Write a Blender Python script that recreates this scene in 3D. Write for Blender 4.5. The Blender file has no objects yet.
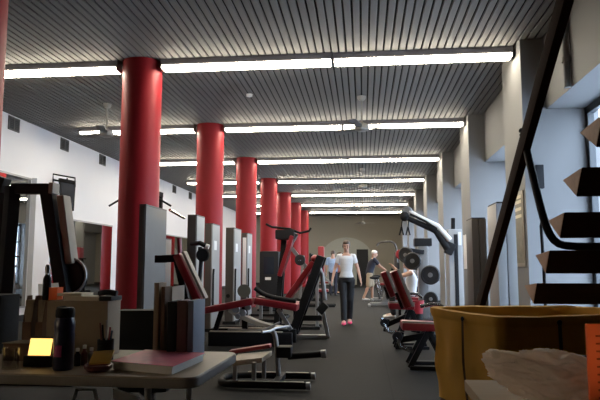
import bpy, bmesh, math, random
from mathutils import Vector, Matrix, noise
random.seed(7)
PI = math.pi
sc = bpy.context.scene
COL = sc.collection

# ------------------------------------------------------------------ camera
CAMZ, YAW, PITCH, FPX = 1.16, math.radians(6.0), math.radians(6.28), 600.0
cam = bpy.data.cameras.new('camera')
cam.sensor_width = 36
cam.lens = 36
camo = bpy.data.objects.new('camera', cam)
COL.objects.link(camo)
camo.location = (0, 0, CAMZ)
camo.rotation_euler = (PI / 2 + PITCH, 0, YAW)
sc.camera = camo
_R = camo.rotation_euler.to_matrix()


def at(px, py, Y):
    """world point seen at a place of the 600x400 frame, at depth Y down the hall"""
    d = _R @ Vector(((px - 300) / FPX, (200 - py) / FPX, -1))
    t = Y / d.y
    return Vector((d.x * t, Y, CAMZ + d.z * t))


# ------------------------------------------------------------------ materials
def mat(name, col, rough=0.5, metal=0.0, var=0.06, scale=12.0, bump=0.0, emit=None, estr=0.0, spec=0.5, coat=0.0, stretch=None):
    m = bpy.data.materials.new(name)
    m.use_nodes = True
    nt = m.node_tree
    b = nt.nodes['Principled BSDF']
    b.inputs['Roughness'].default_value = rough
    b.inputs['Metallic'].default_value = metal
    b.inputs['Specular IOR Level'].default_value = spec
    b.inputs['Coat Weight'].default_value = coat
    tc = nt.nodes.new('ShaderNodeTexCoord')
    mp = nt.nodes.new('ShaderNodeMapping')
    nt.links.new(tc.outputs['Object'], mp.inputs['Vector'])
    if stretch:
        mp.inputs['Scale'].default_value = stretch
    nz = nt.nodes.new('ShaderNodeTexNoise')
    nz.inputs['Scale'].default_value = scale
    nz.inputs['Detail'].default_value = 4
    nt.links.new(mp.outputs['Vector'], nz.inputs['Vector'])
    mx = nt.nodes.new('ShaderNodeMix')
    mx.data_type = 'RGBA'
    mx.inputs[6].default_value = tuple(max(0, c * (1 - var)) for c in col) + (1,)
    mx.inputs[7].default_value = tuple(min(1, c * (1 + var)) for c in col) + (1,)
    nt.links.new(nz.outputs['Fac'], mx.inputs[0])
    nt.links.new(mx.outputs[2], b.inputs['Base Color'])
    if bump:
        bp = nt.nodes.new('ShaderNodeBump')
        bp.inputs['Strength'].default_value = bump
        bp.inputs['Distance'].default_value = 0.01
        nt.links.new(nz.outputs['Fac'], bp.inputs['Height'])
        nt.links.new(bp.outputs['Normal'], b.inputs['Normal'])
    if emit:
        b.inputs['Emission Color'].default_value = tuple(emit) + (1,)
        b.inputs['Emission Strength'].default_value = estr
    return m


M = {}
M['wall'] = mat('dimmed_white_paint', (0.205, 0.203, 0.202), 0.7, var=0.03, scale=3, bump=0.05)  # white window wall, coloured darker to offset the strong tube light
M['wall_left'] = mat('daylit_white_paint', (0.74, 0.74, 0.755), 0.6, var=0.02, scale=3, bump=0.05)  # same white, made lighter and bluer to stand for daylight on it
M['wall_dark'] = mat('brown_paint', (0.06, 0.05, 0.045), 0.8)
M['wall_lobby'] = mat('lobby_paint', (0.42, 0.38, 0.34), 0.8)
M['wall_grey'] = mat('greige_paint', (0.235, 0.215, 0.175), 0.8, var=0.03, scale=2)
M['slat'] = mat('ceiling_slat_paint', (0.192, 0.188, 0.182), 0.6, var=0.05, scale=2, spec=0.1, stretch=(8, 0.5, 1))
M['void'] = mat('ceiling_void', (0.012, 0.012, 0.012), 0.9)
M['red'] = mat('red_gloss_paint', (0.30, 0.011, 0.016), 0.5, spec=0.3, var=0.05, scale=4, bump=0.03)
M['housing'] = mat('light_housing_paint', (0.16, 0.155, 0.175), 0.5)
M['tube'] = mat('lit_diffuser', (0.9, 0.9, 0.9), 0.5, emit=(1.0, 0.90, 0.72), estr=36.0)
M['black'] = mat('black_powder_coat', (0.010, 0.010, 0.011), 0.6, spec=0.15, var=0.15, scale=30)
M['blackplastic'] = mat('black_plastic', (0.013, 0.013, 0.015), 0.65, spec=0.25, var=0.15, scale=40)
M['rubber'] = mat('black_rubber', (0.014, 0.014, 0.014), 0.85, var=0.2, scale=60, bump=0.1, spec=0.2)
M['chrome'] = mat('chrome', (0.75, 0.75, 0.76), 0.18, 1.0, var=0.02)
M['steel'] = mat('grey_steel', (0.30, 0.30, 0.30), 0.38, 0.6, var=0.06)
M['greyplate'] = mat('grey_shroud_paint', (0.30, 0.30, 0.295), 0.45, var=0.04, scale=5)
M['midplate'] = mat('mid_grey_shroud_paint', (0.13, 0.13, 0.128), 0.5, var=0.04, scale=5, spec=0.3)
M['lightgrey'] = mat('light_grey_paint', (0.36, 0.36, 0.36), 0.45)
M['darkshroud'] = mat('taupe_and_shade_paint', (0.06, 0.052, 0.046), 0.5, var=0.06, scale=5)
M['redvinyl'] = mat('red_vinyl', (0.22, 0.012, 0.017), 0.38, var=0.12, scale=25, bump=0.08)
M['cream'] = mat('cream_plastic', (0.20, 0.17, 0.135), 0.6, var=0.06)
M['tan'] = mat('tan_paint', (0.36, 0.31, 0.24), 0.5, var=0.08)
M['white'] = mat('white_plastic', (0.78, 0.78, 0.77), 0.45, var=0.03)
M['paper'] = mat('paper', (0.75, 0.74, 0.71), 0.8, var=0.04, scale=30)
M['creampaper'] = mat('cream_paper', (0.72, 0.62, 0.46), 0.8, var=0.06, scale=30)
M['card'] = mat('cardboard', (0.34, 0.27, 0.19), 0.85, var=0.08, scale=20, bump=0.05)
M['glowpaint'] = mat('lit_panel', (0.9, 0.7, 0.3), 0.4, var=0.25, scale=30, emit=(1.0, 0.60, 0.16), estr=1.8)
M['plate'] = mat('iron_plate', (0.018, 0.018, 0.02), 0.5, var=0.2, scale=40, bump=0.1)
M['window_frame'] = mat('dark_window_frame', (0.035, 0.04, 0.045), 0.4)
M['vent_dark'] = mat('vent_dark', (0.03, 0.03, 0.03), 0.7)
M['vent_frame'] = mat('vent_frame_paint', (0.10, 0.098, 0.095), 0.6)
M['skin'] = mat('skin', (0.55, 0.32, 0.23), 0.5, var=0.05, scale=20)
M['skin2'] = mat('tanned_skin', (0.50, 0.28, 0.19), 0.5, var=0.05, scale=20)
M['hair_brown'] = mat('brown_hair', (0.07, 0.04, 0.025), 0.5, var=0.3, scale=60, stretch=(4, 4, 1))
M['hair_white'] = mat('white_hair', (0.75, 0.72, 0.68), 0.6, var=0.1, scale=60)
M['hair_grey'] = mat('grey_hair', (0.35, 0.34, 0.33), 0.6, var=0.2, scale=60)
M['cloth_white'] = mat('white_jersey', (0.72, 0.73, 0.76), 0.85, var=0.05, scale=20, bump=0.1)
M['cloth_black'] = mat('black_stretch_cloth', (0.007, 0.007, 0.009), 0.7, var=0.15, scale=20)
M['cloth_navy'] = mat('navy_cloth', (0.02, 0.024, 0.045), 0.8, var=0.15, scale=20)
M['cloth_khaki'] = mat('khaki_cloth', (0.42, 0.34, 0.24), 0.85, var=0.08, scale=20)
M['cloth_blue'] = mat('light_blue_cloth', (0.30, 0.42, 0.66), 0.85, var=0.08, scale=20)
M['cloth_pink'] = mat('dusty_pink_cloth', (0.55, 0.25, 0.25), 0.85, var=0.08, scale=20)
M['pink'] = mat('pink_shoe', (0.70, 0.05, 0.16), 0.5, var=0.05)
M['eye'] = mat('eye_dark', (0.02, 0.015, 0.012), 0.2)
M['lip'] = mat('lip', (0.42, 0.14, 0.12), 0.5)
M['canvas'] = mat('mustard_canvas', (0.66, 0.35, 0.045), 0.8, var=0.14, scale=6, bump=0.25)


def add_translucency(m, col, k):
    nt = m.node_tree
    tl = nt.nodes.new('ShaderNodeBsdfTranslucent')
    tl.inputs[0].default_value = tuple(col) + (1,)
    mx = nt.nodes.new('ShaderNodeMixShader')
    mx.inputs[0].default_value = k
    nt.links.new(nt.nodes['Principled BSDF'].outputs[0], mx.inputs[1])
    nt.links.new(tl.outputs[0], mx.inputs[2])
    nt.links.new(mx.outputs[0], nt.nodes['Material Output'].inputs[0])


add_translucency(M['canvas'], (0.75, 0.38, 0.05), 0.03)
M['canvas_dark'] = mat('brown_webbing', (0.10, 0.055, 0.02), 0.85, var=0.1, scale=40, bump=0.2)
M['stair'] = mat('dark_stained_wood', (0.024, 0.012, 0.009), 0.9, spec=0.05, var=0.3, scale=6, bump=0.05, stretch=(1, 8, 8))
M['endgrain'] = mat('raw_end_grain', (0.34, 0.20, 0.13), 0.7, var=0.25, scale=40, bump=0.1)
M['table'] = mat('beige_laminate', (0.40, 0.33, 0.25), 0.5, var=0.06, scale=30)
M['table_edge'] = mat('grey_edge_band', (0.33, 0.31, 0.29), 0.5)
M['desk'] = mat('tan_desk_top', (0.36, 0.27, 0.18), 0.8, spec=0.1, var=0.12, scale=5, stretch=(1, 8, 1))
M['pinkcover'] = mat('pink_cover', (0.88, 0.20, 0.29), 0.5, var=0.2, scale=14)
M['navy'] = mat('navy_plastic', (0.025, 0.03, 0.075), 0.3, var=0.1)
M['pinkpatch'] = mat('pink_patch', (0.85, 0.18, 0.45), 0.5)
M['maroon'] = mat('maroon_plastic', (0.16, 0.05, 0.045), 0.35, var=0.1)
M['notepad'] = mat('yellow_note_pad', (0.62, 0.38, 0.09), 0.8)
M['brownfile'] = mat('brown_file_board', (0.15, 0.085, 0.05), 0.8, var=0.15, scale=15)
M['maroonfile'] = mat('maroon_binder', (0.13, 0.065, 0.06), 0.6, var=0.1)
M['bluefile'] = mat('blue_grey_binder', (0.17, 0.20, 0.27), 0.55, var=0.06)
M['orange'] = mat('orange_board', (0.92, 0.33, 0.17), 0.6, var=0.06)
add_translucency(M['orange'], (1.0, 0.40, 0.20), 0.75)
M['sheet'] = mat('thin_white_sheet', (0.78, 0.78, 0.77), 0.8, var=0.03)
add_translucency(M['sheet'], (0.8, 0.8, 0.8), 0.55)
M['orangeink'] = mat('dark_orange_ink', (0.50, 0.12, 0.05), 0.7)
M['screen'] = mat('dark_screen', (0.02, 0.025, 0.035), 0.08, var=0.3, scale=3)
M['fan'] = mat('white_fan_paint', (0.30, 0.29, 0.27), 0.5)
M['fanblade'] = mat('beige_fan_blade', (0.16, 0.155, 0.145), 0.55)
M['arch'] = mat('pale_arch_paint', (0.30, 0.305, 0.27), 0.6)
M['poster'] = mat('olive_poster', (0.20, 0.18, 0.12), 0.5, var=0.5, scale=14)
M['posterlight'] = mat('straw_poster_band', (0.62, 0.55, 0.36), 0.5, var=0.2, scale=10)
M['ground'] = mat('pale_paving', (0.72, 0.73, 0.75), 0.9)
M['redplastic'] = mat('red_plastic', (0.32, 0.018, 0.028), 0.4)
M['foam'] = mat('olive_foam', (0.10, 0.085, 0.06), 0.8)


def mk_mirror():
    m = mat('mirror_glass', (0.45, 0.46, 0.455), 0.02, 1.0, var=0.0)
    return m


M['mirror'] = mk_mirror()


def mk_glass(name, tint, mix):
    m = bpy.data.materials.new(name)
    m.use_nodes = True
    nt = m.node_tree
    nt.nodes.remove(nt.nodes['Principled BSDF'])
    out = nt.nodes['Material Output']
    tr = nt.nodes.new('ShaderNodeBsdfTransparent')
    tr.inputs[0].default_value = tint + (1,)
    gl = nt.nodes.new('ShaderNodeBsdfGlossy')
    gl.inputs['Roughness'].default_value = 0.03
    mx = nt.nodes.new('ShaderNodeMixShader')
    mx.inputs[0].default_value = mix
    nt.links.new(tr.outputs[0], mx.inputs[1])
    nt.links.new(gl.outputs[0], mx.inputs[2])
    nt.links.new(mx.outputs[0], out.inputs[0])
    return m


M['glass'] = mk_glass('window_glass', (0.93, 0.96, 0.97), 0.06)
M['warm_fill_glass'] = mk_glass('warm_fill_glass', (0.92, 0.74, 0.54), 0.06)  # pane of the added lobby window, tinted to warm its light
M['tumbler'] = mk_glass('drinking_glass', (0.86, 0.86, 0.86), 0.12)


def mk_bag():
    m = bpy.data.materials.new('thin_white_plastic_bag')
    m.use_nodes = True
    nt = m.node_tree
    b = nt.nodes['Principled BSDF']
    out = nt.nodes['Material Output']
    b.inputs['Base Color'].default_value = (0.85, 0.77, 0.68, 1)
    b.inputs['Roughness'].default_value = 0.32
    tl = nt.nodes.new('ShaderNodeBsdfTranslucent')
    tl.inputs[0].default_value = (0.9, 0.8, 0.7, 1)
    mx = nt.nodes.new('ShaderNodeMixShader')
    mx.inputs[0].default_value = 0.55
    tc = nt.nodes.new('ShaderNodeTexCoord')
    nz = nt.nodes.new('ShaderNodeTexNoise')
    nz.inputs['Scale'].default_value = 30
    nz.inputs['Detail'].default_value = 5
    bp = nt.nodes.new('ShaderNodeBump')
    bp.inputs['Strength'].default_value = 0.5
    bp.inputs['Distance'].default_value = 0.01
    nt.links.new(tc.outputs['Object'], nz.inputs['Vector'])
    nt.links.new(nz.outputs['Fac'], bp.inputs['Height'])
    nt.links.new(bp.outputs['Normal'], b.inputs['Normal'])
    nt.links.new(b.outputs[0], mx.inputs[1])
    nt.links.new(tl.outputs[0], mx.inputs[2])
    nt.links.new(mx.outputs[0], out.inputs[0])
    return m


M['bag'] = mk_bag()


def mk_floor():
    m = mat('rubber_floor', (0.0125, 0.012, 0.0115), 0.75, var=0.25, scale=1.2, spec=0.12)
    nt = m.node_tree
    b = nt.nodes['Principled BSDF']
    tc = nt.nodes.new('ShaderNodeTexCoord')
    br = nt.nodes.new('ShaderNodeTexBrick')
    br.offset = 0.0
    br.inputs['Scale'].default_value = 1.0
    br.inputs['Brick Width'].default_value = 1.2
    br.inputs['Row Height'].default_value = 1.2
    br.inputs['Mortar Size'].default_value = 0.008
    br.inputs['Color1'].default_value = (1, 1, 1, 1)
    br.inputs['Color2'].default_value = (0.86, 0.86, 0.86, 1)
    br.inputs['Mortar'].default_value = (0.5, 0.5, 0.5, 1)
    nt.links.new(tc.outputs['Object'], br.inputs['Vector'])
    mul = nt.nodes.new('ShaderNodeMix')
    mul.data_type = 'RGBA'
    mul.blend_type = 'MULTIPLY'
    mul.inputs[0].default_value = 1
    src = b.inputs['Base Color'].links[0].from_socket
    nt.links.new(src, mul.inputs[6])
    nt.links.new(br.outputs['Color'], mul.inputs[7])
    nt.links.new(mul.outputs[2], b.inputs['Base Color'])
    return m


M['floor'] = mk_floor()


# ------------------------------------------------------------------ mesh helpers
def V(*a):
    return Vector(a[0]) if len(a) == 1 else Vector(a)


class MB:
    def __init__(self):
        self.bm = bmesh.new()

    def _merge(self, tmp, mi=0):
        for f in tmp.faces:
            f.material_index = mi
        me = bpy.data.meshes.new('tmp')
        tmp.to_mesh(me)
        tmp.free()
        self.bm.from_mesh(me)
        bpy.data.meshes.remove(me)
        return self

    def box(self, lo, hi, b=0.0, rot=None, mi=0):
        lo, hi = V(lo), V(hi)
        c, s = (lo + hi) / 2, hi - lo
        t = bmesh.new()
        bmesh.ops.create_cube(t, size=1)
        for v in t.verts:
            v.co = Vector((v.co.x * s.x, v.co.y * s.y, v.co.z * s.z))
        if b:
            bmesh.ops.bevel(t, geom=t.edges[:], offset=b, segments=2, affect='EDGES', profile=0.7)
        for v in t.verts:
            v.co = (rot @ v.co if rot else v.co) + c
        return self._merge(t, mi)

    def beam(self, p, q, w, h, b=0.0, up=(0, 0, 1), mi=0):
        """box along p->q; w across, h along 'up'"""
        p, q = V(p), V(q)
        d = (q - p)
        L = d.length
        d.normalize()
        up = V(up)
        x = d.cross(up)
        if x.length < 1e-4:
            x = d.cross(Vector((0, 1, 0)))
        x.normalize()
        z = x.cross(d)
        R = Matrix((x, d, z)).transposed()
        c = (p + q) / 2
        t = bmesh.new()
        bmesh.ops.create_cube(t, size=1)
        for v in t.verts:
            v.co = Vector((v.co.x * w, v.co.y * L, v.co.z * h))
        if b:
            bmesh.ops.bevel(t, geom=t.edges[:], offset=b, segments=2, affect='EDGES', profile=0.7)
        for v in t.verts:
            v.co = R @ v.co + c
        return self._merge(t, mi)

    def loft(self, rings, cap=True, mi=0, closed=False):
        """rings: lists of Vectors of equal count"""
        t = bmesh.new()
        rv = [[t.verts.new(p) for p in r] for r in rings]
        n = len(rv[0])
        for a, b_ in zip(rv, rv[1:] + ([rv[0]] if closed else [])):
            for i in range(n):
                t.faces.new((a[i], a[(i + 1) % n], b_[(i + 1) % n], b_[i]))
        if cap and not closed:
            t.faces.new(list(reversed(rv[0])))
            t.faces.new(rv[-1])
        bmesh.ops.recalc_face_normals(t, faces=t.faces[:])
        return self._merge(t, mi)

    def tube(self, pts, r, seg=10, mi=0, smooth=0):
        pts = [V(p) for p in pts]
        for _ in range(smooth):
            o = [pts[0]]
            for a, b_ in zip(pts, pts[1:]):
                o += [a * 0.75 + b_ * 0.25, a * 0.25 + b_ * 0.75]
            pts = o + [pts[-1]]
        rs = r if isinstance(r, (list, tuple)) else [r] * len(pts)
        if len(rs) != len(pts):
            rs = [rs[0] + (rs[-1] - rs[0]) * i / (len(pts) - 1) for i in range(len(pts))]
        rings = []
        nrm = None
        for i, p in enumerate(pts):
            a = pts[max(0, i - 1)]
            c = pts[min(len(pts) - 1, i + 1)]
            d = (c - a).normalized()
            if nrm is None:
                nrm = d.orthogonal().normalized()
            else:
                nrm = (nrm - d * nrm.dot(d))
                nrm = nrm.normalized() if nrm.length > 1e-5 else d.orthogonal().normalized()
            bn = d.cross(nrm)
            rings.append([p + (nrm * math.cos(2 * PI * k / seg) + bn * math.sin(2 * PI * k / seg)) * rs[i] for k in range(seg)])
        return self.loft(rings, mi=mi)

    def cyl(self, p, q, r, r2=None, seg=24, mi=0):
        return self.tube([p, q], [r, r if r2 is None else r2], seg, mi)

    def disc(self, c, axis, r, t, seg=28, mi=0):
        a = V(axis).normalized()
        c = V(c)
        b = min(t * 0.3, r * 0.15)
        return self.tube([c - a * t / 2, c - a * (t / 2 - b), c + a * (t / 2 - b), c + a * t / 2], [r - b, r, r, r - b], seg, mi)

    def lathe(self, c, prof, seg=28, mi=0):
        c = V(c)
        rings = [[c + Vector((max(r, 1e-4) * math.cos(2 * PI * k / seg), max(r, 1e-4) * math.sin(2 * PI * k / seg), z)) for k in range(seg)] for r, z in prof]
        return self.loft(rings, mi=mi)

    def ell(self, c, r, rot=None, mi=0, sub=3):
        t = bmesh.new()
        bmesh.ops.create_uvsphere(t, u_segments=20, v_segments=12, radius=1)
        for v in t.verts:
            p = Vector((v.co.x * r[0], v.co.y * r[1], v.co.z * r[2]))
            v.co = (rot @ p if rot else p) + V(c)
        return self._merge(t, mi)

    def prism(self, pts, d, mi=0, b=0.0):
        """polygon (3D points) extruded by vector d"""
        t = bmesh.new()
        d = V(d)
        a = [t.verts.new(V(p)) for p in pts]
        c = [t.verts.new(V(p) + d) for p in pts]
        n = len(a)
        t.faces.new(a)
        t.faces.new(list(reversed(c)))
        for i in range(n):
            t.faces.new((a[i], c[i], c[(i + 1) % n], a[(i + 1) % n]))
        bmesh.ops.recalc_face_normals(t, faces=t.faces[:])
        if b:
            bmesh.ops.bevel(t, geom=t.edges[:], offset=b, segments=2, affect='EDGES', profile=0.7)
        return self._merge(t, mi)

    def build(self, name, m, parent=None, ang=35):
        me = bpy.data.meshes.new(name)
        if parent is not None:
            off = Vector((0, 0, 0))
            q = parent
            while q is not None:
                off += q.location
                q = q.parent
        else:
            co = [v.co for v in self.bm.verts]
            lo = Vector((min(c.x for c in co), min(c.y for c in co), min(c.z for c in co)))
            hi = Vector((max(c.x for c in co), max(c.y for c in co), max(c.z for c in co)))
            off = Vector(((lo.x + hi.x) / 2, (lo.y + hi.y) / 2, lo.z))
        for v in self.bm.verts:
            v.co -= off
        self.bm.to_mesh(me)
        self.bm.free()
        for mm in (m if isinstance(m, (list, tuple)) else [m]):
            me.materials.append(M[mm] if isinstance(mm, str) else mm)
        me.polygons.foreach_set('use_smooth', [True] * len(me.polygons))
        me.set_sharp_from_angle(angle=math.radians(ang))
        o = bpy.data.objects.new(name, me)
        COL.objects.link(o)
        if parent is not None:
            o.parent = parent
        else:
            o.location = off
        return o


def tag(o, label, cat, group=None):
    o['label'] = label
    o['category'] = cat
    if group:
        o['group'] = group
    return o


def thing(name, loc, label, cat, group=None):
    o = bpy.data.objects.new(name, None)
    o.empty_display_size = 0.2
    COL.objects.link(o)
    o.location = loc
    return tag(o, label, cat, group)


def struct(o):
    o['kind'] = 'structure'
    return o


def dup(root, loc, label, rotz=None):
    r = root.copy()
    COL.objects.link(r)
    r.location = loc
    if rotz is not None:
        r.rotation_euler = (0, 0, rotz)
    r['label'] = label

    def rec(src, dst):
        for ch in list(src.children):
            c = ch.copy()
            COL.objects.link(c)
            c.parent = dst
            rec(ch, c)
    rec(root, r)
    return r


# ------------------------------------------------------------------ the hall
HC = 4.3
XL, XR, YB, YF = -7.3, 3.0, 38.0, -3.0
PX = 2.2          # pilaster front
P0, PW, BAY = 8.35, 1.1, 4.2

struct(MB().box((XL - .2, YF - .2, -0.12), (XR + .2, YB + .2, 0)).build('floor', 'floor'))
mb = MB()
x = XL + 0.01
while x < XR - 0.02:
    x2 = min(x + 0.083, XR)
    mb.prism([(x, YF, HC + .02), (x, YF, HC + .004), (x + .008, YF, HC), (x2 - .008, YF, HC), (x2, YF, HC + .004), (x2, YF, HC + .02)], (0, YB - YF, 0))
    x += 0.109
mb.box((XL - .2, YF - .2, HC + .14), (XR + .2, YB + .2, HC + .2), mi=1)
struct(mb.build('ceiling', ['slat', 'void'], ang=20))
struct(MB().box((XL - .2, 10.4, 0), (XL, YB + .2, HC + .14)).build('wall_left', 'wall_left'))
LW0, LW1, LWA, LWB = -2.2, .1, .9, 2.6      # unseen lobby window behind the camera, added to light the foreground
mb = MB()
mb.box((XL - .2, LW1, 0), (XL, 10.4, HC + .14)).box((XL - .2, YF - .2, 0), (XL, LW0, HC + .14))
mb.box((XL - .2, LW0, 0), (XL, LW1, LWA)).box((XL - .2, LW0, LWB), (XL, LW1, HC + .14))
struct(mb.build('wall_left_lobby', 'wall_lobby'))
fr = MB()
fr.box((XL - .15, LW0, LWA), (XL - .08, LW1, LWA + .06)).box((XL - .15, LW0, LWB - .06), (XL - .08, LW1, LWB))
for yy in (LW0, (LW0 + LW1) / 2 - .03, LW1 - .06):
    fr.box((XL - .15, yy, LWA), (XL - .08, yy + .06, LWB))
fo = struct(fr.build('window_9', 'window_frame'))
MB().box((XL - .12, LW0 + .02, LWA + .02), (XL - .11, LW1 - .02, LWB - .02)).build('pane', 'warm_fill_glass', fo)
struct(MB().box((XL, YB, 0), (XR + .2, YB + .2, HC + .14)).build('wall_back', 'wall_grey'))
struct(MB().box((XL, YF - .2, 0), (XR + .2, YF, HC + .14)).build('wall_front', 'wall_dark'))
# right wall: pilasters, lintels, low sills
mb = MB()
struct(MB().box((XR, YF, 0), (XR + .2, P0 - BAY + PW - .26, HC + .14)).build('wall_right_lobby', 'wall_dark'))
mb.box((XR, P0 - BAY + PW - .26, 0), (XR + .2, P0 - BAY + PW, HC + .14))
LX, LZ = 2.52, 3.3
for k in range(0, 7):
    y = P0 + BAY * k
    mb.box((PX, y, 0), (XR + .2, y + PW, HC + .1))
for k in range(-1, 7):
    y0, y1 = P0 + BAY * k + PW, P0 + BAY * (k + 1)
    if k == 6:
        y1 = YB
    mb.box((LX, y0, LZ), (XR + .2, y1, HC + .1))
    mb.box((XR - .05, y0, 0), (XR + .2, y1, LZ + .1 if k == 6 else 0.22))
mb.box((LX, P0 - BAY + PW - .25, LZ), (XR + .2, P0 - BAY + PW, HC + .1))
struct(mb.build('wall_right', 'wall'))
# windows between pilasters
n = 0
for k in range(-1, 6):
    n += 1
    y0, y1 = P0 + BAY * k + PW, P0 + BAY * (k + 1)
    if k == 6:
        y1 = YB
    fr = MB()
    xa, xb = XR + .02, XR + .1
    fr.box((xa, y0, .22), (xb, y1, .3)).box((xa, y0, LZ - .1), (xb, y1, LZ))
    fr.box((xa, y0, .22), (xb, y0 + .1, LZ)).box((xa, y1 - .1, .22), (xb, y1, LZ))
    for f in (1 / 3, 2 / 3):
        ym = y0 + (y1 - y0) * f
        fr.box((xa, ym - .035, .22), (xb, ym + .035, LZ))
    fr.box((xa, y0, 2.35), (xb, y1, 2.42))
    fo = struct(fr.build('window_%d' % n, 'window_frame'))
    g = MB().box((XR + .055, y0 + .02, .24), (XR + .065, y1 - .02, LZ - .02)).build('pane', 'glass', fo)
struct(MB().box((XR + .2, -20, -.2), (40, 60, -.1)).build('floor_outside', 'ground'))
# skirting
struct(MB().box((XL, YF, 0), (XL + .02, YB, .12)).build('baseboard_left', 'blackplastic'))
struct(MB().box((XL + .02, YB - .02, 0), (XR, YB, .12)).build('baseboard_back', 'blackplastic'))

# pale arch with dark doorway on the far wall
pts = []
cx, hw, top = -1.05, 1.75, 2.95
for i in range(25):
    a = PI * i / 24
    pts.append((cx + hw * math.cos(a), YB - .1, 1.3 + (top - 1.3) * math.sin(a)))
pts = [(cx + hw, YB - .1, 0.0)] + pts + [(cx - hw, YB - .1, 0.0)]
struct(MB().prism(pts, (0, .1, 0)).build('trim_1', 'arch'))
d1 = struct(MB().box((-.42, YB - .16, 0), (.3, YB - .1, 2.2), .01).build('door_1', 'blackplastic'))
MB().tube([(-.35, YB - .2, 1.05), (-.35, YB - .16, 1.05), ], .02).build('door_handle', 'chrome', d1)

# columns
ORD = ['nearest', 'second', 'third', 'fourth', 'fifth', 'sixth', 'seventh', 'eighth', 'ninth', 'tenth']
for k in range(-1, 7):
    c = (-3.38, 8.75 + 4.2 * k)
    if k == -1:
        c = (-3.33, 4.6)
    mb = MB().lathe((c[0], c[1], 0), [(.3, 0.0), (.3, 4.298)], seg=48)
    lab = 'red column at the edge of the view, nearest to the camera' if k < 0 else \
        ['big red column right behind the folding table', 'red round column second back from the folding table', 'red round column third back from the folding table',
         'red round column fourth back from the folding table', 'red round column fifth back from the folding table', 'red round column sixth back from the folding table',
         'farthest red round column, close to the back wall'][k]
    tag(mb.build('round_column', 'red'), lab, 'column', 'row of red columns')

# ------------------------------------------------------------------ ceiling lights
for r in range(8):
    y = 8.68 + 4.22 * r
    for s, (x0, x1) in enumerate(((-6.4, -3.72), (-3.04, -.425), (-.415, 2.17))):
        if r == 7 and s == 0:
            pass
        row = ['the nearest row', 'the second row', 'the third row', 'the fourth row', 'the fifth row', 'the sixth row', 'the seventh row', 'the farthest row'][r]
        pos = ['beyond the red columns by the white wall', 'beginning at the red column', 'ending at the window wall'][s]
        t = thing('ceiling_light', ((x0 + x1) / 2, y, HC - .16), 'fluorescent batten in %s, %s' % (row, pos), 'ceiling light', 'fluorescent ceiling lights')
        MB().box((x0, y - .10, HC - .10), (x1, y + .10, HC - .001), .008).build('housing', 'housing', t)
        for ex in (x0 - .0, x1 - .02):
            MB().box((ex, y - .113, HC - .156), (ex + .02, y + .113, HC - .08), .005).build('end_cap', 'housing', t)
        MB().box((x0 + .021, y - .105, HC - .152), (x1 - .021, y + .105, HC - .1005), .015).build('diffuser', 'tube', t)

# ceiling fans
for i, (fx, k) in enumerate(((0, 0), (-4.92, 0), (0, 1), (0, 2), (0, 3))):
    y = 10.95 + 8.3 * k
    lab = ['white ceiling fan hanging between the two nearest light rows', 'ceiling fan hanging left of the nearest full red column', 'ceiling fan hanging before the fourth light row',
           'ceiling fan hanging near the sixth light row', 'farthest ceiling fan, seen against the back wall'][i]
    t = thing('ceiling_fan', (fx, y, 3.6), lab, 'fan', 'ceiling fans')
    MB().lathe((fx, y, HC - .09), [(.02, 0), (.05, .01), (.075, .05), (.08, .089)], 20).build('canopy', 'fan', t)
    MB().cyl((fx, y, 3.78), (fx, y, HC - .08), .016, seg=10).build('rod', 'fan', t)
    MB().lathe((fx, y, 3.66), [(.03, -.03), (.08, -.02), (.13, .0), (.14, .05), (.12, .1), (.05, .13), (.03, .15)], 24).build('motor', 'fan', t)
    for j in range(3):
        a = 0.25 + j * 2 * PI / 3 + i * .5
        d = Vector((math.cos(a), math.sin(a), 0))
        w = Vector((-d.y, d.x, 0))
        p0, p1 = Vector((fx, y, 3.7)) + d * .12, Vector((fx, y, 3.7)) + d * .68
        b = MB()
        up = Vector((0, 0, .012))
        b.prism([p0 - w * .04, p0 + d * .1 - w * .065 - up, p1 - w * .075 - up, p1 + d * .03, p1 + w * .075 + up, p0 + d * .1 + w * .065 + up, p0 + w * .04], (0, 0, .008))
        b.build('blade', 'fanblade', t)

p = at(176, 90, 9.9)
tag(MB().lathe((-2.05, 10.6, HC - .05), [(.03, 0), (.055, .01), (.06, .049)], 20).build('smoke_detector', 'white'), 'small white smoke detector on the slatted ceiling', 'smoke detector')

# vents on the left wall
for i in range(8):
    y = 11.7 + 2.17 * i
    t = thing('wall_vent', (XL, y, 3.98), ['dark square wall vent nearest to the camera', 'dark wall vent second from the camera', 'dark wall vent third from the camera', 'dark wall vent fourth from the camera',
              'dark wall vent fifth from the camera', 'dark wall vent sixth from the camera', 'dark wall vent seventh from the camera', 'farthest dark wall vent high on the white wall'][i], 'vent', 'vents high on the white wall')
    f = MB()
    y0, y1, z0, z1 = y - .2, y + .2, 3.985, 4.275
    f.box((XL, y0, z0), (XL + .02, y1, z0 + .025)).box((XL, y0, z1 - .025), (XL + .02, y1, z1)).box((XL, y0, z0), (XL + .02, y0 + .025, z1)).box((XL, y1 - .025, z0), (XL + .02, y1, z1)).box((XL, y - .012, z0), (XL + .02, y + .012, z1))
    f.build('frame', 'vent_frame', t)
    g = MB().box((XL + .001, y0 + .02, z0 + .02), (XL + .004, y1 - .02, z1 - .02))
    for j in range(6):
        z = z0 + .045 + j * .04
        g.prism([(XL + .003, y0 + .02, z), (XL + .018, y0 + .02, z - .015), (XL + .018, y0 + .02, z - .01), (XL + .003, y0 + .02, z + .006)], (0, .36, 0))
    g.build('grille', 'vent_dark', t)

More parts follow.
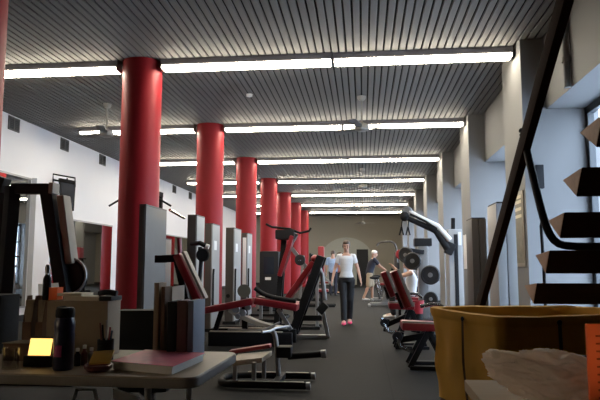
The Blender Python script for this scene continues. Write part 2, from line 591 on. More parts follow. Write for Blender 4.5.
# mirrors on the left wall
for i, (y0, y1, z1, lab) in enumerate(((10.5, 12.45, 3.05, 'tall wall mirror behind the black arch machine'), (13.22, 16.85, 2.3, 'wall mirror left of the nearest full red column, reflecting a red column'), (18.0, 30.0, 2.3, 'long low wall mirror seen between the red columns'))):
    t = thing('wall_mirror', (XL, (y0 + y1) / 2, .3), lab, 'mirror')
    MB().box((XL + .001, y0, .3), (XL + .012, y1, z1)).build('mirror_glass', 'mirror', t)
    for za, zb_ in ((z1 - .001, z1 + .035), (.27, .301)):
        MB().box((XL + .001, y0, za), (XL + .03, y1, zb_)).build('edge_strip', 'steel', t)

struct(MB().box((XL, 12.5, 0), (XL + .12, 13.18, 3.1)).build('trim_2', 'wall_left'))
# monitor on a wall bracket
t = thing('wall_monitor', (-6.6, 13.2, 2.4), 'dark television hanging from a black wall bracket', 'television')
yv = 13.4
a = at(61, 180, yv)
b = MB()
q = [at(60, 178, yv), at(76, 181, yv), at(74, 211, yv), at(62, 205, yv)]
b.prism(q, (-.08, .07, 0), b=.008)
b.build('housing', 'blackplastic', t)
c = sum(q, Vector()) / 4
MB().prism([c + (p_ - c) * .86 + Vector((.004, -.006, 0)) for p_ in q], (-.01, .009, 0)).build('screen', 'screen', t)
b = MB()
wl = XL
b.tube([at(53, 187, yv), at(53, 174, yv), at(75, 178, yv), at(75, 187, yv)], .022, 8)
b.tube([at(44, 178, yv), at(75, 184, yv)], .022, 8)
b.tube([(XL, yv, at(44, 178, yv).z), at(44, 178, yv)], .03, 8)
b.tube([at(44, 170, yv), at(44, 186, yv)], .04, 8)
b.tube([at(68, 178, yv) + Vector((-.04, .04, 0)), at(68, 190, yv) + Vector((-.04, .04, 0))], .02, 8)
b.build('bracket', 'black', t)

# fittings of the window wall
for i in range(1):
    y = 7.35
    t = thing('wall_pipe', (LX - .04, y, LZ), 'cream vertical pipe on the wall above the window', 'pipe')
    MB().cyl((LX - .045, y, LZ), (LX - .045, y, HC - .001), .04, seg=16).build('pipe', 'wall', t)
    MB().cyl((LX - .045, y, 3.62), (LX - .045, y, 3.68), .055, seg=16).build('collar', 'wall', t)
t = thing('framed_poster', (PX, 8.8, 1.15), 'narrow olive poster on the white pilaster behind the dark beam', 'poster')
MB().box((PX - .02, 8.45, 1.15), (PX - .001, 9.1, 2.2), .005).build('frame', 'tan', t)
b = MB().box((PX - .024, 8.5, 1.2), (PX - .02, 9.05, 2.15))
b.build('print', 'poster', t)
b = MB()
for z in (1.83, 1.93, 2.03, 2.1):
    b.box((PX - .027, 8.52, z), (PX - .024, 9.03, z + .045))
b.build('band', 'posterlight', t)
tag(MB().box((2.33, P0 - .07, 2.2), (2.43, P0 - .001, 2.52), .008).build('wall_box', 'blackplastic'), 'small dark box high on the bluish window reveal', 'wall box')
tag(MB().box((PX - .02, 13.03, 1.1), (PX - .001, 13.45, 1.83), .004).build('wall_notice', 'white'), 'long white notice strip on the second pilaster', 'notice')

# ------------------------------------------------------------------ people
def ring(c, right, fwd, rx, ry, n=20):
    return [c + right * (rx * math.cos(2 * PI * k / n)) + fwd * (ry * math.sin(2 * PI * k / n)) for k in range(n)]


def remesh(mb, name, m, parent, voxel, smooth=4, factor=0.5):
    o = mb.build(name, m, parent)
    md = o.modifiers.new('r', 'REMESH')
    md.mode = 'VOXEL'
    md.voxel_size = voxel
    md.use_smooth_shade = True
    s = o.modifiers.new('s', 'SMOOTH')
    s.iterations = smooth
    s.factor = factor
    bpy.context.view_layer.update()
    dg = bpy.context.evaluated_depsgraph_get()
    me = bpy.data.meshes.new_from_object(o.evaluated_get(dg))
    o.modifiers.clear()
    me.polygons.foreach_set('use_smooth', [True] * len(me.polygons))
    o.data = me
    return o


def limb(mb, pts, rs):
    pts = [V(p) for p in pts]
    for p, q, a, b in zip(pts, pts[1:], rs, rs[1:]):
        n = 7
        mb.tube([p + (q - p) * i / n for i in range(n + 1)], [a + (b - a) * i / n for i in range(n + 1)], 14)
    for p, r in zip(pts, rs):
        mb.ell(p, (r, r, r))


def torso(mb, J, infl=0.0, lo=0, hi=5, fem=True, depthk=1.0):
    pel, che, nk = J['pelvis'], J['chest'], J['neck']
    sh = (J['shR'] - J['shL'])
    hip = (J['hipR'] - J['hipL'])
    w, hw = sh.length / 2, hip.length / 2
    shd, hpd = sh.normalized(), hip.normalized()
    up1 = (che - pel).normalized()
    up2 = (nk - che).normalized()
    st = [
        (pel - up1 * .09, hpd, hw + (.045 if fem else .055), .095),
        (pel, hpd, hw + (.05 if fem else .085), .105 if fem else .115),
        (pel + (che - pel) * .45, (hpd + shd).normalized(), (hw + .016) if fem else (hw + .07), .09 if fem else .115),
        (che, shd, w * (.80 if fem else .86), .105 if fem else .125),
        (che + (nk - che) * .5, shd, w * .93, .095),
        (che + (nk - che) * .78, shd, w * .80, .068),
        (nk, shd, .062, .055)]
    rings = []
    for i, (c, r, rx, ry) in enumerate(st[lo:hi + 2]):
        u = up1 if i + lo < 3 else up2
        f = u.cross(r).normalized()
        rings.append(ring(c, r, f, rx + infl, ry * depthk + infl))
    mb.loft(rings)


def hand(mb, wrist, d, side, palm_n, size=1.0, curl=0.5):
    """five-fingered hand: d along the forearm, side towards the thumb, palm_n out of the palm"""
    d, side = V(d).normalized(), V(side)
    side = (side - d * side.dot(d)).normalized()
    pn = V(palm_n)
    pn = (pn - d * pn.dot(d) - side * pn.dot(side)).normalized()
    c = wrist + d * .045 * size
    R = Matrix((side, d, pn)).transposed()
    mb.ell(c, (.040 * size, .055 * size, .018 * size), R)
    for i, (o, L) in enumerate(((.028, .072), (.010, .080), (-.009, .075), (-.027, .060))):
        b = wrist + d * .082 * size + side * o * size
        p1 = b + (d + pn * curl * .35 + side * o * 2.2).normalized() * L * .45 * size
        p2 = p1 + (d * .8 + pn * curl * 1.1).normalized() * L * .32 * size
        p3 = p2 + (d * .4 + pn * curl * 1.5).normalized() * L * .26 * size
        mb.tube([b - d * .02, b, p1, p2, p3], [.0095 * size, .0095 * size, .009 * size, .0082 * size, .006 * size], 8)
    t0 = wrist + d * .03 * size + side * .032 * size
    t1 = t0 + (side * .7 + d * .7 + pn * .3).normalized() * .038 * size
    t2 = t1 + (d + side * .2 + pn * .4).normalized() * .032 * size
    mb.tube([t0 - side * .015, t0, t1, t2], [.012 * size, .012 * size, .010 * size, .007 * size], 8)


def person(name_label, base, J, cl, fem=True, hair='hair_brown', hairstyle='tail', skin='skin', look=(0, -1, 0), group=None, palms=None, vox=.0065):
    """J: joints in world space; cl: clothing materials"""
    t = thing('person', base, name_label, 'person', group)
    look = V(look).normalized()
    hc = J['head']
    up = (hc - J['neck']).normalized()
    look = (look - up * look.dot(up)).normalized()
    rt = look.cross(up).normalized()
    H = Matrix((rt, look, up)).transposed()      # local x right, y forward, z up
    hp = lambda x, y, z: hc + H @ Vector((x, y, z))
    k = .93 if fem else 1.0
    m = MB()
    torso(m, J, fem=fem)
    # head: cranium, jaw, nose, ears, neck
    m.ell(hp(0, -.012, .025), (.074 * k, .094 * k, .088 * k), H)
    m.ell(hp(0, .012, -.03), (.060 * k, .076 * k, .082 * k), H)
    m.ell(hp(0, .048, -.082), (.036 * k, .034 * k, .028 * k), H)
    m.tube([hp(0, .088, .012), hp(0, .104, -.018), hp(0, .112, -.032), hp(0, .09, -.042)], [.009, .012, .016, .010], 8)
    for s in (-1, 1):
        m.ell(hp(s * .071 * k, -.01, -.012), (.012, .022, .034), H)
        m.ell(hp(s * .036, .066, -.022), (.022, .020, .02), H)
        m.ell(hp(s * .026, .086, .026), (.026, .012, .008), H)
    m.ell(hp(0, .088, -.058), (.024, .012, .010), H)
    nr = .050 if fem else .060
    limb(m, [J['neck'] - up * .03, hc + H @ Vector((0, -.02, -.06))], [nr + .008, nr])
    a = .86 if fem else 1.0
    for s in 'LR':
        sg = -1 if s == 'L' else 1
        limb(m, [J['sh' + s], J['el' + s], J['wr' + s]], [.052 * a, .040 * a, .027 * a])
        e, w = J['el' + s], J['wr' + s]
        fm = e + (w - e) * .3
        m.ell(fm, (.040 * a,) * 3)
        d = (w - e).normalized()
        sd, pn = (palms or {}).get(s, (Vector((0, -1, 0)), (J['pelvis'] - w)))
        hand(m, w, d, sd, pn, .95 if fem else 1.05)
        limb(m, [J['hip' + s], J['kn' + s], J['an' + s]], [.080, .054, .040])
        kn, an = J['kn' + s], J['an' + s]
        m.ell(kn + (an - kn) * .28 - V(J['toe' + s] - an).normalized() * .012, (.054,) * 3)
        limb(m, [an - Vector((0, 0, .03)), J['toe' + s]], [.040, .030])
    remesh(m, 'body', skin, t, vox)
    # face details
    f = MB()
    for s in (-1, 1):
        f.ell(hp(s * .030, .083 * k, .010), (.013, .008, .008), H)
    f.build('eyes', 'eye', t)
    f = MB()
    f.ell(hp(0, .099, -.058), (.021, .008, .0065), H)
    f.build('mouth', 'lip', t)
    # hair
    h = MB()
    if hairstyle == 'bald':
        h.ell(hp(0, -.038, .012), (.078 * k, .078 * k, .064 * k), H)
    else:
        h.ell(hp(0, -.026, .036), (.082 * k, .096 * k, .088 * k), H)
        h.ell(hp(0, .022, .072), (.066 * k, .064 * k, .040 * k), H)
    if hairstyle == 'tail':
        for s in (-1, 1):
            h.ell(hp(s * .062, -.02, -.0), (.018, .04, .055), H)
        h.ell(hp(0, -.125, .03), (.03, .03, .03), H)
        h.tube([hp(0, -.125, .03), hp(0, -.16, -.02), hp(0, -.15, -.12)], [.028, .032, .012], 10)
    remesh(h, 'hair', hair, t, .008, 2)
    # clothes
    c = MB()
    torso(c, J, .016, lo=1 if fem else 0, hi=4, fem=fem)
    cut = cl.get('sleeve', .6)
    for s in 'LR':
        if cut:
            p, q = J['sh' + s], J['el' + s]
            limb(c, [p - (p - J['neck']) * .3, p, p + (q - p) * cut], [(.045 if fem else .060) * a, (.060 if fem else .070) * a, (.056 if fem else .062) * a])
        else:
            p = J['sh' + s]
            limb(c, [p + (J['neck'] - p) * .55 + up * .0, p + (J['neck'] - p) * .2 - up * .02], [.05, .058])
    remesh(c, 'shirt', cl['shirt'], t, .009, 6)
    c = MB()
    torso(c, J, .012, lo=0, hi=0, fem=fem)
    full = cl.get('trouser', 1.0)
    for s in 'LR':
        hi_, kn, an = J['hip' + s], J['kn' + s], J['an' + s]
        if full >= 1:
            limb(c, [hi_, kn, an + Vector((0, 0, .02))], [.092, .068, .060])
            c.ell(kn + (an - kn) * .3, (.066,) * 3)
        else:
            limb(c, [hi_, hi_ + (kn - hi_) * full], [.108, .098])
    remesh(c, 'trousers' if full >= 1 else 'shorts', cl['pants'], t, .009, 6)
    for s in 'LR':
        an, to = J['an' + s], J['toe' + s]
        d = (to - an)
        d.z = 0
        d.normalize()
        b = MB()
        heel = an - d * .045
        z0 = to.z - .034
        r_ = d.cross(Vector((0, 0, 1)))
        rs = []
        for u, w_, h_ in ((0, .020, .06), (.02, .036, .085), (.09, .040, .085), (.15, .046, .062), (.21, .046, .05), (.255, .034, .04), (.272, .014, .025)):
            cc = heel + d * u
            cc.z = z0 + h_ / 2
            rs.append(ring(cc, r_, Vector((0, 0, 1)), w_, h_ / 2, 14))
        b.loft(rs)
        b.build('shoe', cl.get('shoe', 'cloth_black'), t, 60)
    return t


def stand_joints(x, y, H, face, fem=True, lean=0.0, **kw):
    """upright joints; face = unit 2D direction the body faces"""
    f = Vector((face[0], face[1], 0)).normalized()
    r = f.cross(Vector((0, 0, 1)))        # the person's right
    o = Vector((x, y, 0))
    s = H / 1.70
    P = lambda rr, ff, z: o + r * rr * s + f * ff * s + Vector((0, 0, z * s))
    sw = .150 if fem else .195
    ln = lean
    J = dict(pelvis=P(0, 0, .94), chest=P(0, ln * .5, 1.22), neck=P(0, ln, 1.43), head=P(0, ln + .03, 1.585),
             shR=P(sw, ln, 1.375), shL=P(-sw, ln, 1.375), hipR=P(.085, 0, .88), hipL=P(-.085, 0, .88),
             knR=P(.09, .02, .48), knL=P(-.09, .02, .48), anR=P(.09, -.02, .085), anL=P(-.09, -.02, .085),
             toeR=P(.1, .13, .034), toeL=P(-.1, .13, .034),
             elR=P(sw + .06, ln - .03, 1.10), elL=P(-sw - .06, ln - .03, 1.10),
             wrR=P(sw + .09, ln + .06, .86), wrL=P(-sw - .09, ln + .06, .86))
    return J, P, f, r


# woman walking down the aisle
J, P, f, r = stand_joints(-.345, 12.3, 1.68, (.03, -1))
J.update(elR=P(.235, -.02, 1.12), elL=P(-.235, -.03, 1.12), wrR=P(.285, .08, .90), wrL=P(-.285, .05, .90),
         knR=P(.065, .05, .49), anR=P(.060, .06, .085), toeR=P(.062, .20, .034), knL=P(-.075, -.03, .48), anL=P(-.060, -.15, .10), toeL=P(-.062, -.01, .036))
person('woman in a white tee and black leggings walking down the aisle in pink shoes', (-.345, 12.3, 0), J,
       dict(shirt='cloth_white', pants='cloth_black', shoe='pink', sleeve=.45), palms={'R': (f, -r), 'L': (f, r)})

# white-haired man leaning to the exercise bike
J, P, f, r = stand_joints(.2, 21.0, 1.70, (1, .1), fem=False, lean=.16)
J.update(elR=P(.25, .34, 1.16), elL=P(-.25, .34, 1.16), wrR=P(.2, .52, 1.04), wrL=P(-.2, .52, 1.04), anR=P(.1, -.22, .085), toeR=P(.1, -.07, .034), knR=P(.1, -.04, .48),
         anL=P(-.1, .1, .085), toeL=P(-.1, .25, .034), knL=P(-.1, .1, .48))
person('white-haired man in a navy shirt and khaki shorts leaning onto an exercise bike', (.2, 21, 0), J,
       dict(shirt='cloth_navy', pants='cloth_khaki', trouser=.9, sleeve=.6, shoe='white'), fem=False, hair='hair_white', hairstyle='short', skin='skin2', look=(1, 0, -.3), vox=.009)

# person in light blue and person in pink, far behind the woman
J, P, f, r = stand_joints(-1.2, 24.0, 1.78, (.2, 1), fem=False)
person('person in a light blue shirt standing far behind the walking woman', (-1.2, 24, 0), J, dict(shirt='cloth_blue', pants='cloth_navy', sleeve=.7), fem=False, look=(.4, 1, 0), vox=.009)
J, P, f, r = stand_joints(-.98, 25.6, 1.76, (-1, -.6), fem=False)
person('person in a dusty pink shirt standing behind the one in light blue', (-.98, 25.6, 0), J, dict(shirt='cloth_pink', pants='cloth_black', sleeve=.7), fem=False, look=(-1, -.4, 0), vox=.009)

# seated man in a white tank top, arms raised to a press handle
bx, by = 1.06, 14.0
o = Vector((bx, by, 0))
Q = lambda fx, ry, z: o + Vector((-fx, ry, z))
J = dict(pelvis=Q(0, 0, .575), chest=Q(-.03, 0, .84), neck=Q(.0, 0, 1.05), head=Q(.05, 0, 1.20), shR=Q(0, .2, 1.0), shL=Q(0, -.2, 1.0), hipR=Q(.02, .09, .57), hipL=Q(.02, -.09, .57),
         knR=Q(.42, .14, .56), knL=Q(.42, -.14, .56), anR=Q(.40, .15, .085), anL=Q(.40, -.15, .085), toeR=Q(.55, .15, .034), toeL=Q(.55, -.15, .034),
         elR=Q(.2, .25, .93), elL=Q(.2, -.25, .93), wrR=Q(.36, .2, 1.12), wrL=Q(.36, -.2, 1.12))
person('seated man in a white tank top raising both arms by the weight plates', (bx, by, 0), J, dict(shirt='cloth_white', pants='cloth_black', sleeve=0, shoe='white'), fem=False,
       hair='hair_grey', hairstyle='bald', skin='skin', look=(-1, 0, .05), palms={'R': (Vector((0, -1, 0)), Vector((-1, 0, 0))), 'L': (Vector((0, 1, 0)), Vector((-1, 0, 0)))}, vox=.009)
t = thing('weight_bench', (bx, by, 0), 'flat bench under the seated man in the white tank top', 'bench')
MB().box((bx - .35, by - .15, .40), (bx + .35, by + .15, .455), .02).build('seat', 'redvinyl', t)
for sx in (-.25, .25):
    b = MB().beam((bx + sx, by, .03), (bx + sx, by, .40), .06, .06)
    b.build('leg', 'black', t)
b = MB().box((bx - .28, by - .25, 0), (bx - .22, by + .25, .05), .008)
b.box((bx + .22, by - .25, 0), (bx + .28, by + .25, .05), .008)
b.build('foot_bar', 'black', t)


# ------------------------------------------------------------------ weight machines, left side
def tower(root, x0, x1, y0, y1, zt, side='greyplate', front='darkshroud'):
    MB().box((x1 - .022, y0 + .004, .06), (x1, y1, zt), .006).build('side_panel', side, root)
    MB().box((x0, y0, .06), (x1 - .0225, y0 + .03, zt), .006).build('front_panel', front, root)  # dark colour stands for the shaded front of a grey tower
    MB().box((x0, y0 + .0305, .06), (x0 + .02, y1, zt), .004).build('rear_panel', front, root)
    w = MB()
    for i in range(12):
        z = .12 + i * .055
        w.box((x0 + .025, y0 + .08, z), (x1 - .03, y1 - .05, z + .05), .004)
    w.build('weight_stack', 'plate', root)
    MB().box((x0 + .0, y0 + .0, zt + .0005), (x1, y1, zt + .02), .004).build('top_cap', front, root)
    MB().box((x0 - .04, y0 - .03, 0), (x1 + .04, y1 + .04, .0595), .008).build('base', 'black', root)


def low_machine(root, x1, yc, reach=.9):
    """seat and frame on the aisle side of a tower"""
    MB().beam((x1 + .04, yc, .05), (x1 + reach, yc, .05), .07, .06, .01).build('floor_beam', 'black', root)
    MB().box((x1 + reach - .06, yc - .3, 0), (x1 + reach, yc + .3, .05), .01).build('foot_bar', 'black', root)
    MB().beam((x1 + reach * .55, yc, .08), (x1 + reach * .55, yc, .42), .06, .06).build('seat_post', 'steel', root)
    MB().box((x1 + reach * .35, yc - .17, .42), (x1 + reach * .78, yc + .17, .49), .025).build('seat', 'redvinyl', root)


TW = [(-2.81, -2.72, 7.3, 8.1, 1.92), (-2.66, -2.51, 8.9, 9.34, 1.92), (-2.84, -2.70, 10.6, 11.16, 1.91), (-2.78, -2.60, 12.0, 12.68, 1.92), (-2.74, -2.60, 13.4, 13.96, 1.89)]
TL = ['weight machine with tall grey tower and steep red back pad by the nearest full column',
      'weight machine with a dark tower and black lever arm, second tower from the front',
      'weight machine with a pale narrow side panel, third tower from the front',
      'weight machine with grey tower before the third red column, fourth tower from the front',
      'weight machine with white stripe on its tower, fifth tower from the front']
for i, ((x0, x1, y0, y1, zt), lab) in enumerate(zip(TW, TL)):
    t = thing('weight_machine', ((x0 + x1) / 2, (y0 + y1) / 2, 0), lab, 'weight machine', 'tower weight machines')
    tower(t, x0, x1, y0, y1, zt, 'midplate' if i == 0 else 'greyplate')
    yc = (y0 + y1) / 2
    if i == 0:
        # frame bar, post, steep pad
        a, b_ = at(162, 259, 7.1), at(180, 258, 7.1)
        MB().beam(a, b_, .09, .09, .01).build('cross_bar', 'black', t)
        MB().beam(at(158, 259, 7.1), (at(158, 259, 7.1).x, y0 + .02, at(158, 259, 7.1).z), .09, .09, .01).build('bar_mount', 'black', t)
        b = MB()
        b.beam(at(177, 259, 7.1), at(186, 299, 7.1), .08, .08, .01)
        b.beam(at(186, 299, 7.1), (at(186, 299, 7.1).x + .05, 7.1, .05), .08, .08, .01)
        b.build('post', 'black', t)
        MB().beam((x1, 7.1, .04), (-1.5, 7.1, .04), .09, .07, .01).build('floor_beam', 'black', t)
        p0, p1 = at(181, 253, 6.95), at(203, 300, 6.95)
        d = (p1 - p0).normalized()
        nrm = Vector((d.z, 0, -d.x))
        if nrm.x < 0:
            nrm = -nrm
        c0, c1 = p0 - nrm * .04, p1 - nrm * .04
        pad = MB().beam(c0, c1, .20, .09, .03, up=nrm)
        pad.build('back_pad', 'redvinyl', t)
        MB().beam(p0 + nrm * .04, p1 + nrm * .04, .14, .032, .012, up=nrm).build('pad_board', 'cream', t)
        pq = at(193, 296, 7.0)
        MB().box((pq.x - .42, 6.9, pq.z - .44), (pq.x - .02, 7.25, pq.z - .37), .02).build('seat', 'redvinyl', t)
        MB().tube([at(179, 238, 7.4), at(180, 255, 7.4)], .03).build('cable_post', 'redvinyl', t)
        MB().tube([at(170, 210, 7.6), at(184, 218, 8.3)], .02, 8).build('guide_tube', 'chrome', t)
    elif i == 1:
        y = 8.8
        MB().tube([at(192, 244, y + .12), at(200, 243, y - .1), at(206, 246, y - .1)], .035).build('lever_arm', 'black', t)
        MB().cyl(at(206, 246, y - .1), at(209, 247, y - .1), .035, seg=12).build('grip', 'white', t)
        MB().disc(at(203, 255, y - .05), (0, 1, 0), .1, .06).build('cam_wheel', 'rubber', t)
        MB().tube([at(200, 247, y), at(201, 262, y), at(198, 300, y)], .03).build('arm_post', 'black', t)
    else:
        low_machine(t, x1, yc)
        if i == 4:
            MB().box((x0 + .03, y0 - .006, .5), (x1 - .03, y0 - .0005, 1.8), .001).build('stripe', 'white', t)
        q = MB().tube([(x1 + .02, y0 + .05, 1.1), (x1 + .03, y0 - .02, 1.0), (x1 + .03, y0 - .02, .45)], .018, 8)
        q.build('pull_lever', 'black', t)
        MB().box((x1 + .001, y0 + .12, 1.45), (x1 + .004, y0 + .32, 1.62), .001).build('instruction_plate', 'white', t)

# lat pulldown behind the nearest full column
lx, ly = -4.08, 11.0
t = thing('lat_pulldown_machine', (lx, ly, 0), 'lat pulldown machine hidden behind the nearest full red column, bar ends showing', 'weight machine')
tower(t, lx - .1, lx + .1, ly + .7, ly + 1.2, 1.7)
MB().beam((lx, ly + .75, .1), (lx, ly + .75, 2.6), .07, .07).build('mast', 'black', t)
MB().beam((lx, ly + .8, 2.6), (lx, ly - .05, 2.6), .07, .09).build('top_beam', 'black', t)
MB().disc((lx, ly, 2.53), (1, 0, 0), .06, .03).build('pulley', 'blackplastic', t)
zb = at(160, 199, ly).z
MB().tube([at(109, 206, ly), at(120, 199.5, ly), at(140, 198, ly), at(160, 199.5, ly), at(171, 206, ly)], .02, 10).build('pull_bar', 'black', t)
MB().cyl((lx, ly, at(140, 198, ly).z), (lx, ly, 2.5), .006, seg=8).build('cable', 'steel', t)
MB().box((lx - .2, ly - .15, .45), (lx + .2, ly + .25, .52), .03).build('seat', 'redvinyl', t)
MB().beam((lx, ly + .05, .04), (lx, ly + .05, .45), .07, .07).build('seat_post', 'black', t)
MB().beam((lx, ly - .35, .04), (lx, ly + .9, .04), .08, .08).build('floor_beam', 'black', t)

# black enclosed tower beside the slanted machines
y = 15.6
x0, x1 = at(259, 290, y).x, at(278.5, 290, y).x
t = thing('weight_machine', ((x0 + x1) / 2, y + .3, 0), 'weight machine with a black rounded enclosure and small white label', 'weight machine', 'tower weight machines')
zt = at(268, 251, y).z
MB().box((x0, y, .05), (x1, y + .6, zt), .07).build('enclosure', 'blackplastic', t)
MB().box((x0 + .12, y - .008, .95), (x1 - .12, y - .0005, 1.4), .003).build('front_window', 'screen', t)
MB().box((x0 + .16, y - .012, .80), (x1 - .2, y - .001, .87), .003).build('label', 'white', t)
MB().box((x0 - .04, y - .04, 0), (x1 + .04, y + .64, .05), .008).build('base', 'black', t)

# ---- prone bench machine (red pads, long black base, tan arc)
Y = 8.75
yb = Y + .55
t = thing('leg_curl_machine', (at(250, 330, Y).x, Y + .3, 0), 'leg curl machine with two red pads over a long black base and tan arc', 'weight machine')
A = lambda px, py, dy=0: at(px, py, Y + dy)
zb0 = 0.0
xa, xb = A(208, 330).x, A(292, 330).x
b = MB().box((xa, Y, .0), (xb, Y + .08, .20), .012)
b.build('near_rail', 'black', t)
MB().box((xa, Y + .5, .0), (xb, Y + .58, .20), .012).build('far_rail', 'black', t)
MB().box((xa + .02, Y + .01, .2005), (A(282, 330).x, Y + .07, .215), .004).build('rail_strip', 'tan', t)
MB().box((xa + .02, Y + .51, .2005), (xb - .05, Y + .57, .215), .004).build('rail_strip', 'tan', t)
MB().box((xa + .1, Y + .08, .02), (xa + .18, Y + .5, .16), .01).build('cross_member', 'black', t)
# tan arc
arc = []
for i in range(13):
    u = i / 12
    arc.append((228 + 58 * u, 312 + 17 * (1 - (1 - u) ** 2.2)))
pts = [A(px, py, .14) for px, py in arc] + [A(px, py - 6.5 + 5 * i / 12, .14) for i, (px, py) in reversed(list(enumerate(arc)))]
MB().prism(pts, (0, .22, 0), b=.005).build('arc_beam', 'tan', t)


def padbeam(p, q, w, h, b=.025):
    return MB().beam(p, q, w, h, b)


# pads
dy = .12
padbeam(A(203, 311, dy) + Vector((0, .17, 0)), A(252, 301.5, dy) + Vector((0, .17, 0)), .36, .10).build('rear_pad', 'redvinyl', t)
padbeam(A(254, 301, dy) + Vector((0, .17, 0)), A(297, 308, dy) + Vector((0, .17, 0)), .36, .10).build('front_pad', 'redvinyl', t)
padbeam(A(256, 297.2, dy) + Vector((0, .2, 0)), A(293, 303.2, dy) + Vector((0, .2, 0)), .28, .02, .006).build('pad_top', 'cream', t)
MB().cyl(A(244, 291, .05), A(244, 291, .5), .098, seg=20).build('foam_roller', 'foam', t)
MB().cyl(A(228, 296, .1), A(228, 296, .45), .03, seg=12).build('hand_grip', 'rubber', t)
b = MB()
b.beam(A(222, 310, .3), A(213, 338, .3), .07, .07, .01)
b.build('rear_post', 'black', t)
b = MB().beam(A(278, 309, .3), A(291, 330, .3), .06, .06, .01)
b.build('front_strut', 'steel', t)
b = MB()
for px, py, rr in ((236, 309, .09), (243, 313, .075), (248, 307, .07), (238, 316, .06)):
    b2 = MB().disc(A(px, py, .16), (0, 1, .1), rr * .7, .05)
    b2.build('cam', 'steel', t)
MB().tube([A(228, 329, .12), A(262, 331, .1), A(270, 327, .1), A(280, 322, .15)], .015, 8, smooth=2).build('foot_lever', 'steel', t)
MB().tube([A(255, 288, .2), A(264, 295, .2), A(280, 299, .2), A(296, 301, .2)], .035, 10, smooth=2).build('side_bar', 'black', t)
MB().beam(A(245, 330, .3), A(245, 306, .3), .08, .08).build('pivot_post', 'black', t)

# ---- seated leg press with tall slanted black post
Y = 8.9 + .75
t = thing('leg_press_machine', (at(305, 330, Y).x, Y, 0), 'leg press machine with a tall slanted black post and red back pad', 'weight machine')
A = lambda px, py, dy=0: at(px, py, Y + dy)
q0, q1 = A(291, 337, -.1), A(321, 256, -.1)
dd = (q1 - q0).normalized()
q0 = q0 - dd * (q0.z / dd.z)
MB().beam(q0 + dd * .01, q1, .09, .13, .015, up=(1, 0, .4)).build('slanted_post', 'black', t)
MB().beam(q0 + dd * .01 + Vector((0, .5, 0)), q1 + Vector((0, .5, 0)), .09, .13, .015, up=(1, 0, .4)).build('slanted_post', 'black', t)
MB().beam(A(314, 262, .15), A(288, 298, .15), .36, .09, .03, up=(1, 0, 1)).build('back_pad', 'redvinyl', t)
MB().ell(A(315, 259, .15), (.07, .16, .07)).build('head_pad', 'redvinyl', t)
MB().beam(A(290, 303, .15), A(300, 305, .15), .36, .09, .03).build('seat', 'redvinyl', t)
MB().beam(A(296, 306, .15), (A(296, 306, .15).x, A(296, 306, .15).y, .02), .08, .08).build('seat_post', 'black', t)
b = MB().tube([A(319, 268, -.05), A(322, 274, -.05), A(325, 300, -.05)], .035, 10)
b.build('roller_arm', 'steel', t)
MB().beam(A(319, 312, -.05), A(326, 304, -.05), .16, .13, .02).build('roller', 'rubber', t)
MB().beam(A(322, 308, .05), (A(328, 325).x, A(328, 325, .05).y, .02), .06, .06, .01).build('front_leg', 'steel', t)
zf = .035
MB().beam((q0.x, Y + .1, .035), (A(327, 325).x, Y + .1, .035), .08, .07, .01).build('floor_beam', 'steel', t)
MB().box((q0.x - .05, Y - .13, 0), (q0.x + .05, Y + .52, .06), .01).build('foot_bar', 'black', t)
b = MB().beam(A(300, 318, .3), A(322, 318, .3), .05, .09, .01)
b.build('side_rail', 'black', t)

# ---- hack squat behind it
Y = 11.2
t = thing('hack_squat_machine', (at(290, 310, Y).x, Y, 0), 'hack squat machine with black shoulder pads, handles and a long red back pad', 'weight machine')
A = lambda px, py, dy=0: at(px, py, Y + dy)
MB().beam(A(293, 236), A(280, 276), .34, .08, .025, up=(-1, 0, .3)).build('back_pad', 'redvinyl', t)
b = MB().box(A(275, 239, -.15), A(297, 231, .35), .03)
b.build('shoulder_pad', 'blackplastic', t)
MB().tube([A(266, 224, -.1), A(272, 227, -.1), A(290, 229, -.1), A(300, 233, -.1), A(309, 231, -.1), A(311, 228, -.1)], .022, 10).build('handle_bar', 'black', t)
for dy_ in (0, .42):
    MB().beam(A(297, 234, dy_), A(288, 250, dy_), .06, .06, .01).build('sled_arm', 'steel', t)
    q0, q1 = A(290, 246, dy_), A(317, 281, dy_)
    MB().beam((q1.x, q1.y, .03), (q1.x, q1.y, q1.z + .03), .06, .06, .01).build('front_post', 'steel', t)
    MB().beam(q0, q1, .05, .07, .01).build('guide_rail', 'steel', t)
    MB().beam(A(284, 240, dy_ + .01), (A(276, 300).x, Y + dy_ + .01, .01), .08, .1, .01).build('rear_post', 'black', t)
MB().box((A(273, 300).x, Y - .05, 0), (A(320, 300).x, Y + .05, .06), .01).build('floor_beam', 'black', t)
MB().box((A(273, 300).x, Y + .38, 0), (A(320, 300).x, Y + .48, .06), .01).build('floor_beam', 'black', t)
MB().beam(A(311, 300, .2), A(317, 287, .2), .36, .04, .01, up=(-1, 0, .6)).build('foot_plate', 'black', t)
MB().cyl(A(300, 260, -.05), A(300, 260, -.3), .02, seg=10).build('plate_horn', 'chrome', t)
MB().disc(A(300, 260, -.16), (0, 1, 0), .10, .045).build('weight_plate', 'plate', t)

